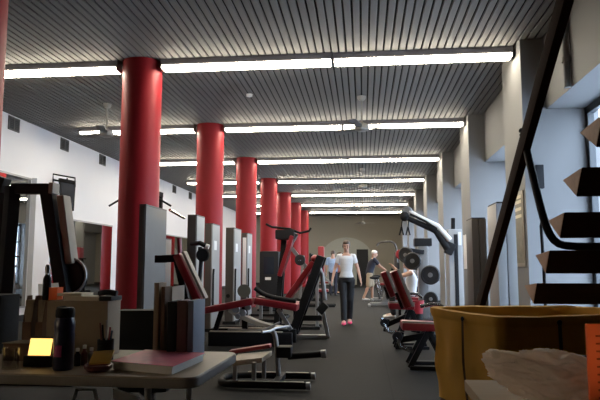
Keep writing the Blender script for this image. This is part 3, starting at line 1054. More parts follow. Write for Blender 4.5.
# ---- low foreground calf machine
Y = 5.75
t = thing('calf_raise_machine', (at(260, 380, Y).x, Y + .25, 0), 'low calf machine with a tan seat, twin floor rails and capped lever', 'weight machine')
A = lambda px, py, dy=0: at(px, py, Y + dy)
zr = .045
x0, x1 = A(228, 386).x, A(306, 386).x
x2 = A(316, 376, .5).x - .05
MB().tube([(x0 - .12, Y + .3, zr), (x0 - .1, Y + .08, zr), (x0 + .02, Y, zr), (x1, Y, zr)], .034, 12, smooth=2).build('near_rail', 'black', t)
MB().tube([(x0 - .12, Y + .3, zr), (x0 - .1, Y + .42, zr), (x0 + .05, Y + .5, zr), (x2, Y + .5, zr)], .034, 12, smooth=2).build('far_rail', 'black', t)
MB().cyl((x1, Y, zr), (x1 + .04, Y, zr), .036, seg=14).build('end_cap', 'steel', t)
MB().cyl((x2, Y + .5, zr), (x2 + .04, Y + .5, zr), .036, seg=14).build('end_cap', 'steel', t)
for yy in (Y + .036, Y + .536):
    MB().box((x0 + .1, yy - .06, zr + .031), (x1 - .02, yy - .03, zr + .037), .001).build('rail_trim', 'tan', t)
f0, f1, f2, f3 = A(232, 361, .08), A(262, 357.5, .08), A(272, 350.5, .4), A(238, 353.5, .4)
MB().prism([f0, f1, f2, f3], (0, 0, -.05), b=.01).build('seat_board', 'tan', t)
for px, py, dy_, pz in ((235, 364, .12, 0), (254, 362, .04, 0), (264, 356, .32, 0)):
    q = A(px, py, dy_)
    MB().beam((q.x, q.y, zr), (q.x, q.y, q.z), .04, .04, .006).build('seat_leg', 'steel', t)
MB().beam(A(230, 352, .46), A(271, 345.5, .46), .12, .04, .015).build('thigh_pad', 'redvinyl', t)
xm = A(279, 380, .25).x
MB().tube([A(272, 331, .25), A(275, 334, .25), A(276.5, 345, .25), A(277.5, 358, .25), (xm, Y + .25, .06)], .024, 10, smooth=1).build('upright_handle', 'steel', t)
MB().tube([A(262, 332, .12), A(270, 331, .2), A(276, 328, .3), A(289, 326, .4)], .013, 8).build('hand_bar', 'steel', t)
MB().box((A(277, 345, .25).x, Y + .17, A(285, 357, .25).z), (A(292, 350, .25).x, Y + .35, A(285, 346, .25).z), .02).build('pivot_block', 'black', t)
MB().tube([A(288, 356.5, .25), A(322, 354, .25)], .032, 12).build('lever', 'black', t)
MB().cyl(A(321, 354.1, .25), A(326, 353.8, .25), .04, seg=14).build('lever_cap', 'steel', t)
MB().box((xm - .03, Y + .2, .03), (xm + .04, Y + .5, .085), .01).build('cross_member', 'black', t)
MB().box((xm - .03, Y + .0, .03), (xm + .04, Y + .2, .085), .01).build('cross_member', 'black', t)

# ---- far machines down the left side
for i, (px, Y, lab) in enumerate(((322, 26.0, 'tall red-padded machine far down the aisle beside the back columns'), (318, 17.5, 'black upright machine behind the leg press'), (309, 20.5, 'grey machine before the farthest red columns'))):
    xx = at(px, 280, Y).x
    t = thing('gym_machine', (xx, Y, 0), lab, 'weight machine')
    MB().box((xx - .5, Y - .3, 0), (xx + .5, Y - .22, .07), .01).build('floor_rail', 'black', t)
    MB().box((xx - .5, Y + .22, 0), (xx + .5, Y + .3, .07), .01).build('floor_rail', 'black', t)
    MB().box((xx - .35, Y - .22, .01), (xx - .27, Y + .22, .06), .01).build('cross_member', 'black', t)
    MB().beam((xx - .31, Y, .05), (xx - .2, Y, 1.5), .08, .08, .01).build('mast', 'black' if i != 2 else 'steel', t)
    MB().tube([(xx - .2, Y - .3, 1.45), (xx - .2, Y - .3, 1.5), (xx - .2, Y + .3, 1.5), (xx - .2, Y + .3, 1.45)], .03, 8).build('handle_bar', 'black', t)
    MB().box((xx - .1, Y - .2, .42), (xx + .3, Y + .2, .5), .03).build('seat', 'redvinyl', t)
    MB().beam((xx + .1, Y, .05), (xx + .1, Y, .42), .07, .07).build('seat_post', 'black', t)
    if i == 0:
        MB().box((xx - .16, Y - .2, .7), (xx + .10, Y + .2, 2.0), .05).build('back_pad', 'redplastic', t)
    else:
        MB().beam((xx - .14, Y, .55), (xx - .08, Y, 1.2), .3, .08, .03, up=(1, 0, 0)).build('back_pad', 'redvinyl' if i == 2 else 'blackplastic', t)
    MB().beam((xx - .3, Y + .1, 1.2), (xx + .45, Y + .1, .6), .06, .06, .01).build('press_arm', 'steel', t)

# ------------------------------------------------------------------ right side machines
def press_seat(Y, p_top, p_bot, p_seat0, p_seat1, label):
    A = lambda px, py, dy=0: at(px, py, Y + dy)
    t = thing('seated_press_machine', (A(*p_seat0).x, Y + .25, 0), label, 'weight machine', 'red seated press machines')
    a, b_ = A(*p_top), A(*p_bot)
    up = Vector(((b_ - a).z, 0, -(b_ - a).x))
    if up.x < 0:
        up = -up
    w = V(0, .2, 0)
    MB().beam(a + w, b_ + w, .40, .09, .03, up=up).build('back_pad', 'redvinyl', t)
    u = up.normalized()
    for k, off in enumerate((-.025, .40)):
        MB().beam(a + V(0, off, 0) + u * .05, b_ + V(0, off, 0) + u * .05, .025, .035, .006, up=up).build('pad_piping', 'cream', t)
    MB().beam(a + (b_ - a) * .55 + w - u * .065, b_ + w - u * .065, .07, .035, .008, up=up).build('back_frame', 'black', t)
    s0, s1 = A(*p_seat0), A(*p_seat1)
    MB().beam(s0 + w, s1 + w, .42, .09, .03).build('seat', 'redvinyl', t)
    MB().beam(s0 + V(0, -.025, .055), s1 + V(0, -.025, .055), .02, .02, .005).build('pad_piping', 'cream', t)
    # A frame
    x0, x1 = s0.x, s1.x
    for dy in (.03, .37):
        b = MB()
        b.beam((x0 + .08, Y + dy, .02), (x0 + .30, Y + dy, s0.z - .05), .06, .06, .008)
        b.beam((x0 + .5, Y + dy, .02), (x0 + .30, Y + dy, s0.z - .05), .06, .06, .008)
        b.build('leg', 'black', t)
    b = MB().box((x0 + .08, Y - .03, 0), (x0 + .55, Y + .06, .045), .01)
    b.build('floor_rail', 'black', t)
    MB().box((x0 + .08, Y + .33, 0), (x0 + .55, Y + .42, .045), .01).build('floor_rail', 'black', t)
    # lever under the back pad with cams
    q = b_ + w - u * .12
    MB().beam((q.x + .03, q.y, .40), (q.x - .0, q.y, .22), .07, .07, .01).build('rear_post', 'black', t)
    MB().tube([(q.x - .06, q.y - .15, .42), (q.x + .02, q.y - .18, .25), (q.x + .15, q.y - .18, .2)], .025, 8).build('foot_lever', 'chrome', t)
    MB().disc((q.x - .02, q.y - .16, .36), (0, 1, 0), .06, .05).build('cam', 'blackplastic', t)
    MB().beam((q.x - .02, q.y, .3), (x0 + .38, q.y, s0.z - .1), .07, .07, .01).build('seat_beam', 'black', t)
    MB().tube([b_ + V(.12, -.06, .02), b_ + V(.3, -.06, .06), b_ + V(.4, -.06, .0)], .022, 8, smooth=1).build('hand_grip', 'chrome', t)
    return t


press_seat(7.0, (394, 271), (409, 308), (402, 326.5), (438, 328), 'nearest red seated press machine, beside the yellow laundry cart')
press_seat(8.7, (383.5, 272), (393.5, 297), (389, 306), (415, 307), 'second red seated press machine, just behind the nearest one')

# functional trainer with raised cable arm
Y = 11.6
A = lambda px, py, dy=0: at(px, py, Y + dy)
t = thing('cable_machine', (A(455, 300).x, Y + .3, 0), 'tall grey cable machine with raised pulley arm by the windows', 'weight machine')
x0, x1 = A(449, 260).x, A(463, 260).x
zt = A(455, 229).z
MB().box((x0, Y, .06), (x1, Y + .5, zt), .02).build('tower', 'lightgrey', t)
MB().box((x0 + .1, Y - .008, .2), (x0 + .17, Y - .0005, zt - .1), .002).build('guide_slot', 'blackplastic', t)
MB().box((x1 - .08, Y - .008, 1.55), (x1 - .02, Y - .0005, 1.8), .002).build('instruction_plate', 'white', t)
MB().box((x0 - .1, Y - .1, 0), (x1 + .1, Y + .6, .0595), .01).build('base', 'black', t)
MB().beam(A(453, 230, .1), A(453, 218, .1), .07, .07, .01).build('top_post', 'black', t)
MB().beam(A(452, 243, -.1), A(447.5, 254, -.1), .16, .16, .03).build('arm_pivot', 'blackplastic', t)
b = MB().tube([A(448, 249, -.12), A(436, 231, -.14), A(424, 225.5, -.16), A(406, 217.5, -.2)], [.075, .06, .055, .045], 12)
b.build('arm_underside', 'blackplastic', t)
b = MB().tube([A(450, 240, -.16), A(437.5, 226, -.18), A(424, 219.5, -.2), A(409, 211, -.22)], [.05, .05, .045, .035], 12)
b.build('arm', 'white', t)
b = MB().tube([A(410, 214, -.29), A(425, 221, -.27), A(437, 229, -.26)], .022, 8)
b.build('arm_groove', 'blackplastic', t)
MB().ell(A(404.5, 216, -.2), (.09, .09, .10)).build('pulley_head', 'blackplastic', t)
MB().disc(A(407, 211.5, -.22), (0, 1, .1), .1, .06).build('pulley_wheel', 'steel', t)
for px in (401.5, 408):
    h = MB().cyl(A(px + 1, 217, -.2), A(px, 228, -.2), .01, seg=8)
    h.build('cable', 'black', t)
    h = MB()
    h.tube([A(px, 227, -.2), A(px - 2, 235, -.2), A(px + 2, 235, -.2), A(px, 227, -.2)], .016, 8)
    h.build('handle', 'rubber', t)

# plate loaded rack farther back
Y = 13.0
A = lambda px, py, dy=0: at(px, py, Y + dy)
t = thing('plate_rack', (A(423, 300).x, Y + .2, 0), 'grey upright rack behind the seated man in the white tank top', 'rack')
x0, x1 = A(419, 260).x, A(429, 260).x
MB().box((x0, Y + .1, .06), (x1, Y + .4, A(423, 243).z), .015).build('upright', 'steel', t)
MB().box((x0 - .2, Y - .3, 0), (x1 + .2, Y + .7, .0595), .01).build('base', 'black', t)
MB().box((x0 - .08, Y + .08, A(423, 246).z), (x1 + .08, Y + .42, A(423, 238).z), .02).build('head', 'blackplastic', t)
b = MB().beam((x0 + .1, Y + .1, A(423, 252).z), A(408, 250, -.02), .09, .09, .01)
b.build('arm', 'black', t)
MB().cyl(A(428, 276, .1), A(431, 276, -.2), .025, seg=10).build('horn', 'chrome', t)
MB().cyl(A(428, 300, .1), A(432, 300, -.2), .025, seg=10).build('horn', 'chrome', t)
MB().cyl(A(408, 250, .2), A(408, 250, -.05), .025, seg=10).build('horn', 'chrome', t)


def plate(px, py, Y, r, label, th=.07, axis=(0.25, 1, 0), m='plate'):
    c = at(px, py, Y)
    t = thing('weight_plate', c, label, 'weight plate', 'plates on the grey rack')
    a = V(axis).normalized()
    MB().disc(c, a, r, th, 36).build('disc', m, t)
    s = -1 if a.y > 0 else 1
    MB().disc(c + a * s * (th / 2 + .004), a, r * .25, .012).build('hub', 'steel', t)
    t2 = []
    R = a.orthogonal().normalized()
    B = a.cross(R)
    MB().tube([c + a * s * th / 2 + (R * math.cos(k * PI / 14) + B * math.sin(k * PI / 14)) * r * .86 for k in range(29)], r * .06, 8).build('raised_rim', m, t)


plate(430.5, 275, 12.75, .20, 'black weight plate on the rack at mid height, against the bright window')
plate(431, 299, 12.75, .15, 'small black weight plate low on the rack beside the cart')
plate(412.5, 261, 12.6, .18, 'black weight plate with silver hub beside the seated man')
plate(406, 255, 12.8, .17, 'black weight plate above the seated man, farther left one', axis=(.6, 1, 0))
t = at(400.5, 254.5, 13.8)
tag(MB().disc(t, (.2, 1, 0), .11, .06).build('weight_plate', 'redplastic'), 'small red weight plate above the seated man', 'weight plate', 'plates on the grey rack')
c = at(417, 300, 11.0)
t = thing('red_bin', (c.x, c.y, 0), 'red plastic tub on the floor left of the cable machine', 'tub')
MB().lathe((c.x, c.y, .32), [(.0, 0), (.10, 0), (.12, .22), (.13, .23), (.11, .23), (.09, .03), (0, .03)], 28).build('tub', 'redplastic', t)
MB().lathe((c.x, c.y, 0), [(.0, 0), (.12, 0), (.10, .3), (0, .3199)], 20).build('stand', 'black', t)

# grey cabinets by the windows
for (xa, xb, y0, y1, zt, lab, mm) in ((1.70, 1.92, 9.65, 10.2, 1.9, 'dark grey machine tower by the window left of the dark beam', 'darkshroud'), (1.57, 1.79, 7.28, 7.8, 1.9, 'light grey machine tower behind the dark diagonal beam', 'greyplate')):
    t = thing('weight_machine', ((xa + xb) / 2, (y0 + y1) / 2, 0), lab, 'weight machine', 'tower weight machines')
    MB().box((xa, y0, .06), ((xa + xb) / 2 - .004, y1, zt), .01).build('left_panel', mm, t)
    MB().box(((xa + xb) / 2 + .004, y0, .06), (xb, y1, zt), .01).build('right_panel', mm, t)
    MB().box((xa + .01, y0 + .01, zt), (xb - .01, y1 - .01, zt + .02), .005).build('top_cap', 'black', t)
    MB().box((xa - .04, y0 - .05, 0), (xb + .04, y1 + .05, .06), .01).build('base', 'black', t)
    MB().beam((xa - .02, y0 + .2, .05), (xa - .6, y0 + .2, .05), .07, .06, .01).build('floor_beam', 'black', t)
    if xa > 1.7:
        MB().box((xa + .05, y0 + .1, zt + .02), (xa + .1, y0 + .2, zt + .3), .005).build('top_bracket', 'blackplastic', t)

# exercise bikes far back on the right
def bike(x, y, label, rot=0.0):
    t = thing('exercise_bike', (x, y, 0), label, 'exercise bike', 'exercise bikes at the far right')
    q = lambda a, b_, c: (x + a, y + b_, c)
    MB().box(q(-.5, -.25, 0), q(-.42, .25, .06), .01).build('rear_foot', 'steel', t)
    MB().box(q(.42, -.25, 0), q(.5, .25, .06), .01).build('front_foot', 'steel', t)
    MB().beam(q(-.45, 0, .06), q(.45, 0, .1), .08, .08, .01).build('frame', 'steel', t)
    MB().prism([q(-.1, -.07, .12), q(.4, -.07, .12), q(.42, -.07, .5), q(.25, -.07, .68), q(.0, -.07, .55)], (0, .14, 0), b=.02).build('housing', 'steel', t)
    MB().disc(q(.2, -.1, .38), (0, 1, 0), .2, .04).build('flywheel', 'blackplastic', t)
    MB().beam(q(-.15, 0, .2), q(-.28, 0, .78), .06, .06, .01).build('seat_post', 'chrome', t)
    MB().ell(q(-.3, 0, .82), (.15, .1, .05)).build('saddle', 'blackplastic', t)
    MB().beam(q(.28, 0, .6), q(.38, 0, 1.05), .06, .06, .01).build('handle_post', 'chrome', t)
    MB().tube([q(.2, -.24, 1.06), q(.36, -.2, 1.06), q(.38, 0, 1.05), q(.36, .2, 1.06), q(.2, .24, 1.06)], .02, 8).build('handlebar', 'rubber', t)
    MB().box(q(.36, -.12, 1.08), q(.42, .12, 1.26), .015).build('console', 'blackplastic', t)
    MB().tube([q(.02, -.1, .3), q(.05, -.16, .22), q(.05, -.25, .22)], .018, 8).build('pedal', 'black', t)
    MB().tube([q(.02, .1, .3), q(.0, .16, .4), q(.0, .25, .4)], .018, 8).build('pedal', 'black', t)


bike(.74, 20.6, 'exercise bike the white-haired man leans on')
bike(.62, 17.8, 'exercise bike nearest to the camera, in front of the white-haired man')
bike(1.35, 19.6, 'exercise bike nearer to the windows than the other two')

# cable crossover frame far back
Y = 24.0
A = lambda px, py: at(px, py, Y)
t = thing('cable_crossover', (A(387, 260).x, Y, 0), 'thin curved overhead frame of a far machine near the back wall', 'weight machine')
x0, x1 = A(377, 244).x, A(397, 260).x
MB().tube([A(377, 246), A(378, 243), A(384, 241.5), A(392, 241.5), A(396, 245), A(397, 256), (x1, Y, .05)], .038, 10, smooth=2).build('frame_tube', 'darkshroud', t)
MB().box((x1 - .4, Y - .4, 0), (x1 + .1, Y + .4, .06), .01).build('base', 'black', t)
MB().box((x1 - .1, Y + .06, .06), (x1 + .1, Y + .5, 1.7), .02).build('weight_stack', 'darkshroud', t)
MB().box((x0 + .1, Y - .2, .42), (x0 + .5, Y + .2, .5), .02).build('seat', 'redvinyl', t)
MB().beam((x0 + .3, Y, .0), (x0 + .3, Y, .42), .08, .08).build('seat_post', 'black', t)

# ------------------------------------------------------------------ open stair with pipe rail
SX0, SX1 = 1.472, 2.72
t = thing('open_staircase', (2.1, 5.0, 0), 'open dark wooden staircase with beam-like treads, slanted stringer and black pipe rail', 'staircase')
z0, y0, run, rise = .985, 5.75, .395, .2685
for i in range(-3, 10):
    y, z = y0 - run * i, z0 + rise * i
    sec = [(y, z), (y - .40, z + .03), (y - .27, z - .155)]
    b = MB()
    b.prism([(SX0, a, c) for a, c in sec], (SX1 - SX0, 0, 0), b=.006)
    b.prism([(SX0 - .004, y + (a - y) * .97 - .006, z - .03 + (c - z + .03) * .94) for a, c in sec], (.0035, 0, 0), mi=1)
    b.build('tread', ['stair', 'endgrain'], t)
sl = -rise / run
CX = 1.13
ya, za = 5.93, .888
zl = lambda y: za + .67 * (ya - y)
yt = ya - (HC - .12 - za) / .67
yb_ = ya + (za - .11) / .67
MB().beam((CX, yb_, zl(yb_)), (CX, yt, zl(yt)), .055, .13, .008).build('side_stringer', 'stair', t)
# centre beam carrying the treads
cb = lambda yy: (2.16, yy, z0 - .22 + (y0 - .25 - yy) * rise / run)
MB().beam(cb(y0 + .85), cb(y0 - run * 9.4), .12, .14, .01).build('centre_beam', 'stair', t)
for i in (-2, 7):
    y, z = y0 - run * i - .27, z0 + rise * i - .13
    MB().tube([(CX, y, zl(y)), (SX0 + .2, y, z + .02)], .02, 8).build('bracket', 'black', t)
MB().box((CX - .06, yb_ - .15, 0), (CX + .06, yb_ + .05, .10), .01).build('stringer_foot', 'black', t)
MB().box((2.05, y0 + .72, 0), (2.27, y0 + .92, cb(y0 + .82)[2] - .05), .01).build('beam_foot', 'black', t)
Y = 3.95
pts = [at(523, 134, 4.28), at(528, 155, 4.22), at(535, 185, 4.12), at(542, 213, 4.02), at(548, 232, 3.98), at(556, 243, 3.96), at(568, 246.5, 3.95), at(604, 246.5, 3.95)]
pts.append(Vector((SX1 - .02, 3.95, pts[-1].z)))
pts = pts[:4] + pts[4:]
MB().tube(pts, .0255, 12, smooth=1).build('pipe_rail', 'black', t)
MB().tube([at(523, 134, 4.28) + V(-.01, .02, .03), at(527, 133, 4.25), (CX, 4.24, zl(4.24))], .018, 8).build('rail_mount', 'black', t)
MB().tube([at(560, 222, 5.95), at(541, 222, 5.95), at(541, 226, 5.95), at(543.5, 262, 5.95), (at(543.5, 262, 5.95).x, 5.95, .45)], .016, 8).build('baluster', 'black', t)

# ------------------------------------------------------------------ yellow laundry cart
t = thing('laundry_cart', (1.15, 4.7, 0), 'mustard canvas laundry cart with dark strap and casters', 'laundry cart')
zr, zb = .83, .17
C0 = Vector((.85, 3.97, 0))
C1 = Vector((.515, 4.80, 0))
e1 = (C1 - C0).normalized()
e2 = Vector((-e1.y * -1, -e1.x, 0))
e2 = Vector((e1.y, -e1.x, 0))
L1, L2 = (C1 - C0).length, 1.25
ctr = C0 + e1 * L1 / 2 + e2 * L2 / 2


def rrect(z, a, b_, r, sag=0.0, seed=0, n=10):
    """rounded rectangle ring, half sizes a along e1 and b_ along e2"""
    out = []
    for sx, sy, a0 in ((1, 1, 0), (-1, 1, PI / 2), (-1, -1, PI), (1, -1, 3 * PI / 2)):
        for k in range(7):
            an = a0 + PI / 2 * k / 6
            out.append((sx * (a - r) + r * math.cos(an), sy * (b_ - r) + r * math.sin(an)))
    # resample sides
    full = []
    for i, (u, v) in enumerate(out):
        u2, v2 = out[(i + 1) % len(out)]
        d = math.hypot(u2 - u, v2 - v)
        m = max(1, int(d / .05))
        for j in range(m):
            full.append((u + (u2 - u) * j / m, v + (v2 - v) * j / m))
    res = []
    for u, v in full:
        p = ctr + e1 * u + e2 * v
        w = noise.noise(Vector((p.x * 5, p.y * 5, z * 4 + seed))) * .018 * sag
        nrm = (p - ctr).normalized()
        q = p + nrm * w
        res.append(Vector((q.x, q.y, z + noise.noise(Vector((p.x * 3, p.y * 3, 5))) * .012)))
    return res


ha, hb = L1 / 2, L2 / 2
rings = []
N = 12
for i in range(N + 1):
    u = i / N
    s = 1 - .05 * (1 - u)
    rings.append(rrect(zb + (zr - zb) * u, ha * s, hb * s, .022, sag=math.sin(PI * u) * 2.6))
th = .012
inner = []
for i in range(N + 1):
    u = 1 - i / N * .985
    s = 1 - .05 * (1 - u)
    inner.append(rrect(zb + (zr - zb) * u, ha * s - th, hb * s - th, .02, sag=math.sin(PI * u) * 2.6))
inner = [[Vector(p) for p in r] for r in inner]
n0 = min(len(r) for r in rings + inner)


def fix(r, n):
    # resample a closed ring to n points
    L = [0]
    for a, b_ in zip(r, r[1:] + [r[0]]):
        L.append(L[-1] + (b_ - a).length)
    out = []
    j = 0
    for k in range(n):
        s = L[-1] * k / n
        while L[j + 1] < s:
            j += 1
        f = (s - L[j]) / max(1e-9, L[j + 1] - L[j])
        out.append(r[j].lerp(r[(j + 1) % len(r)], f))
    return out


rr = [fix(r, 96) for r in rings + inner]
MB().loft(rr).build('canvas_body', 'canvas', t, 60)
hem = [[p + Vector((0, 0, dz)) for p in fix(rrect(zr, ha * 1.0 + o_, hb * 1.0 + o_, .03), 96)] for o_, dz in ((.003, -.06), (.012, -.03), (.014, .004), (.0, .012), (-.016, .004), (-.018, -.04))]
MB().loft(hem, cap=False).build('rim_hem', 'canvas', t, 60)
# straps with grommets
for f_, side in ((.45, 'l'), (.35, 'f'), (.7, 'f')):
    b = MB()
    o_ = C0 + e1 * L1 * f_ if side == 'l' else C0 + e2 * L2 * f_
    nn = -e2 if side == 'l' else -e1
    tt = e1 if side == 'l' else e2
    bot = -nn * .03
    b.prism([o_ + nn * .018 - tt * .012 + V(0, 0, zr - .03), o_ + nn * .018 + tt * .012 + V(0, 0, zr - .03), o_ + nn * .022 + tt * .012 + V(0, 0, .5), o_ + nn * (-.008) + tt * .012 + V(0, 0, zb), o_ + nn * (-.008) - tt * .012 + V(0, 0, zb), o_ + nn * .022 - tt * .012 + V(0, 0, .5)], nn * .004)
    b.build('strap', 'canvas_dark', t)
    MB().disc(o_ + nn * .02 + V(0, 0, zr - .035), nn, .016, .01).build('grommet', 'black', t)
b = MB()
for s1, s2 in ((1, 1), (1, -1), (-1, 1), (-1, -1)):
    pass
q = [ctr + e1 * (s1 * (ha - .05)) + e2 * (s2 * (hb - .05)) for s1, s2 in ((1, 1), (1, -1), (-1, -1), (-1, 1))]
for i in range(4):
    b.beam(q[i] + V(0, 0, zb - .02), q[(i + 1) % 4] + V(0, 0, zb - .02), .035, .03, .004)
b.build('base_frame', 'canvas_dark', t)
for p_ in q:
    c = MB()
    c.disc(p_ + V(0, 0, .052), e1, .052, .03)
    co = c.build('caster', 'rubber', t)
    MB().beam(p_ + V(0, 0, .05) + e1 * .024, p_ + V(0, 0, zb - .03) + e1 * .024, .02, .008).build('fork', 'steel', co)
# towels in the cart
c = MB()
t3 = ctr + V(0, 0, .66)
b = bmesh.new()
bmesh.ops.create_icosphere(b, subdivisions=5, radius=1)
for v in b.verts:
    n_ = noise.noise(v.co * 3) * .25 + noise.noise(v.co * 7) * .1
    p_ = v.co * (1 + n_)
    loc = e1 * (p_.x * .30) + e2 * (p_.y * .45) + V(0, 0, p_.z * .10)
    v.co = ctr + V(0, 0, .60) + loc
c._merge(b)
tag(c.build('laundry_heap', 'brownfile', None, 180), 'brown crumpled laundry lying inside the mustard cart', 'laundry')

# ------------------------------------------------------------------ desk with bag, right foreground
t = thing('desk', (1.0, 1.6, 0), 'tan desk in the right foreground under the plastic bag', 'desk')
dk0, dk1 = Vector((.385, 2.2, 0)), Vector((1.75, 2.1, 0))
b = MB()
b.prism([(.368, 2.345, .70), (1.75, 2.40, .70), (1.75, 1.32, .70), (.35, 1.32, .70)], (0, 0, .04), b=.006)
b.build('top', 'desk', t)
for p_ in ((.44, 2.27), (1.66, 2.3), (1.66, 1.42), (.43, 1.40)):
    MB().beam((p_[0], p_[1], 0), (p_[0], p_[1], .70), .05, .05, .005).build('leg', 'black', t)
b = MB().beam((.44, 2.27, .66), (1.66, 2.3, .66), .03, .07)
b.build('apron', 'black', t)

# plastic bag
b = bmesh.new()
bmesh.ops.create_icosphere(b, subdivisions=6, radius=1)
bc = Vector((.605, 1.94, .742))
for v in b.verts:
    d = v.co.copy()
    r_ = 1 + noise.noise(d * 2.1 + V(3, 1, 0)) * .16 + (abs(noise.noise(d * 3.4 + V(7, 0, 2)))) * -.22 + noise.noise(d * 8 + V(1, 5, 2)) * .05 + abs(noise.noise(d * 11)) * -.05
    p_ = d * r_
    # neck pulled to the left and up
    ex = max(0, -p_.x - .25)
    x_ = p_.x * .19 - ex * .07
    y_ = p_.y * .155 * (1 - .35 * ex)
    z_ = (p_.z * .5 + .5) * .175 * (1 + .10 * ex) * (1 - .32 * max(0, p_.x)) + ex * .04
    v.co = bc + V(x_, y_, max(0.001, z_ - .008))
c = MB()
c._merge(b)
tag(c.build('plastic_bag', 'bag', None, 180), 'crumpled thin white plastic bag on the tan desk', 'plastic bag')
# small white things and dark teal thing behind the bag
for i, (px, py, lab) in enumerate(((555, 357.5, 'leftmost of the three small white balls behind the plastic bag'), (566, 357.5, 'middle one of the three small white balls behind the plastic bag'), (578, 362, 'rightmost of the three small white balls behind the plastic bag'))):
    p_ = at(px, py, 2.11)
    h_ = p_.z - .74
    tag(MB().lathe((p_.x, p_.y, .7405), [(.012, 0), (.016, h_ * .5), (.017, h_ * .8), (.012, h_ * .97), (.004, h_ * 1.02)], 18).build('paper_roll', 'paper'),
        lab.replace('balls', 'paper rolls'), 'paper roll', 'paper rolls behind the bag')
p_ = at(578, 358, 2.17)
tag(MB().box((p_.x - .06, 2.135, .7405), (p_.x + .09, 2.16, p_.z + .012), .008).build('teal_case', mat('dark_teal', (.03, .06, .07), .5)), 'dark teal case behind the plastic bag', 'case')
# orange card
t = thing('orange_sign', (.80, 1.97, .74), 'upright orange card with printed lines beside the plastic bag', 'card')
yo = 1.70
x0 = at(587, 340, yo).x
zt = at(590, 324, yo).z
b = MB().box((x0, yo, .7405), (x0 + .2, yo + .012, zt), .003)
b.build('card', 'orange', t)
b = MB().box((x0 + .06, yo + .013, .7405), (x0 + .14, yo + .10, .75), .002)
b.build('foot', 'orange', t)
b = MB()
for j in range(9):
    z = zt - .03 - j * .02
    w_ = .14 if j % 3 else .1
    b.box((x0 + .022, yo - .0012, z - .0035), (x0 + .022 + w_, yo - .0002, z + .001))
b.build('printed_lines', 'orangeink', t)

# ------------------------------------------------------------------ folding table, left foreground
TZ = .74
t = thing('folding_table', (-1.4, 2.65, 0), 'long beige folding table with rounded corners in the left foreground', 'table')
fd = Vector((-1, .03, 0)).normalized()
sd = Vector((fd.y, -fd.x, 0))
if sd.y < 0:
    sd = -sd
corner = Vector((-.635, 2.265, 0))
TL_, TW_ = 1.83, .70


def tp(u, v, z=0):
    return corner + fd * u + sd * v + V(0, 0, z)


def slab(u0, u1, v0, v1, r, z):
    out = []
    for cu, cv, a0 in ((u1 - r, v1 - r, 0), (u0 + r, v1 - r, PI / 2), (u0 + r, v0 + r, PI), (u1 - r, v0 + r, 1.5 * PI)):
        for k in range(7):
            a = a0 + PI / 2 * k / 6
            out.append(tp(cu + r * math.cos(a), cv + r * math.sin(a), z))
    return out


MB().loft([slab(.002, TL_ - .002, .002, TW_ - .002, .06, TZ - .006), slab(.004, TL_ - .004, .004, TW_ - .004, .06, TZ)]).build('top', 'table', t)
MB().loft([slab(.004, TL_ - .004, .004, TW_ - .004, .06, TZ - .042), slab(0, TL_, 0, TW_, .06, TZ - .036), slab(0, TL_, 0, TW_, .06, TZ - .0065)]).build('edge', 'table_edge', t)
for u in (.22, 1.6):
    for v in (.09, TW_ - .09):
        MB().tube([tp(u, v, 0), tp(u, v, TZ - .06)], .014, 12).build('leg', 'steel', t)
    MB().tube([tp(u, .09, .12), tp(u, TW_ - .09, .12)], .011, 10).build('leg_brace', 'steel', t)
MB().tube([tp(.22, TW_ / 2, TZ - .07), tp(1.6, TW_ / 2, TZ - .07)], .012, 10).build('under_rail', 'steel', t)
S = TZ + .0005


def onT(px, py):
    """point on the table top seen there"""
    d = _R @ Vector(((px - 300) / FPX, (200 - py) / FPX, -1))
    k = (TZ - CAMZ) / d.z
    return Vector((d.x * k, d.y * k, TZ))


# pink magazine on papers
q = [onT(113, 369.5), onT(172, 375), onT(203, 361), onT(146, 357.5)]
b = MB().prism([p_ + V(0, 0, .0006) for p_ in q], (0, 0, .026), b=.002)
tag(b.build('paper_stack', 'paper'), 'stack of white papers under the pink magazine', 'papers')
c4 = sum(q, Vector()) / 4
t = thing('magazine', (c4.x, c4.y, TZ + .028), 'pink covered magazine on the white paper stack', 'magazine')
b = MB().prism([c4 + (p_ - c4) * 1.04 + V(0, 0, .0272) for p_ in q], (0, 0, .006))
b.build('pages', 'paper', t)
b = MB().prism([c4 + (p_ - c4) * 1.05 + V(0, 0, .0334) for p_ in q], (0, 0, .0016))
b.build('cover', 'pinkcover', t)

# red dish with a note pad
p_ = onT(98, 371)
t = thing('round_dish', p_ + V(0, 0, .0005), 'round maroon dish beside the pink magazine', 'dish')
MB().lathe((p_.x, p_.y, S), [(0, 0), (.04, 0), (.054, .012), (.056, .024), (.05, .026), (.046, .014), (0, .012)], 32).build('bowl', 'maroon', t)
Rz = Matrix.Rotation(.5, 3, 'X') @ Matrix.Rotation(.15, 3, 'Z')
p_ = p_ + V(.005, .02, .051)
tag(MB().box(p_ - V(.042, .04, .004), p_ + V(.042, .04, .004), .001, Rz).build('note_pad', 'notepad'), 'yellow note pad leaning on the maroon dish', 'note pad')

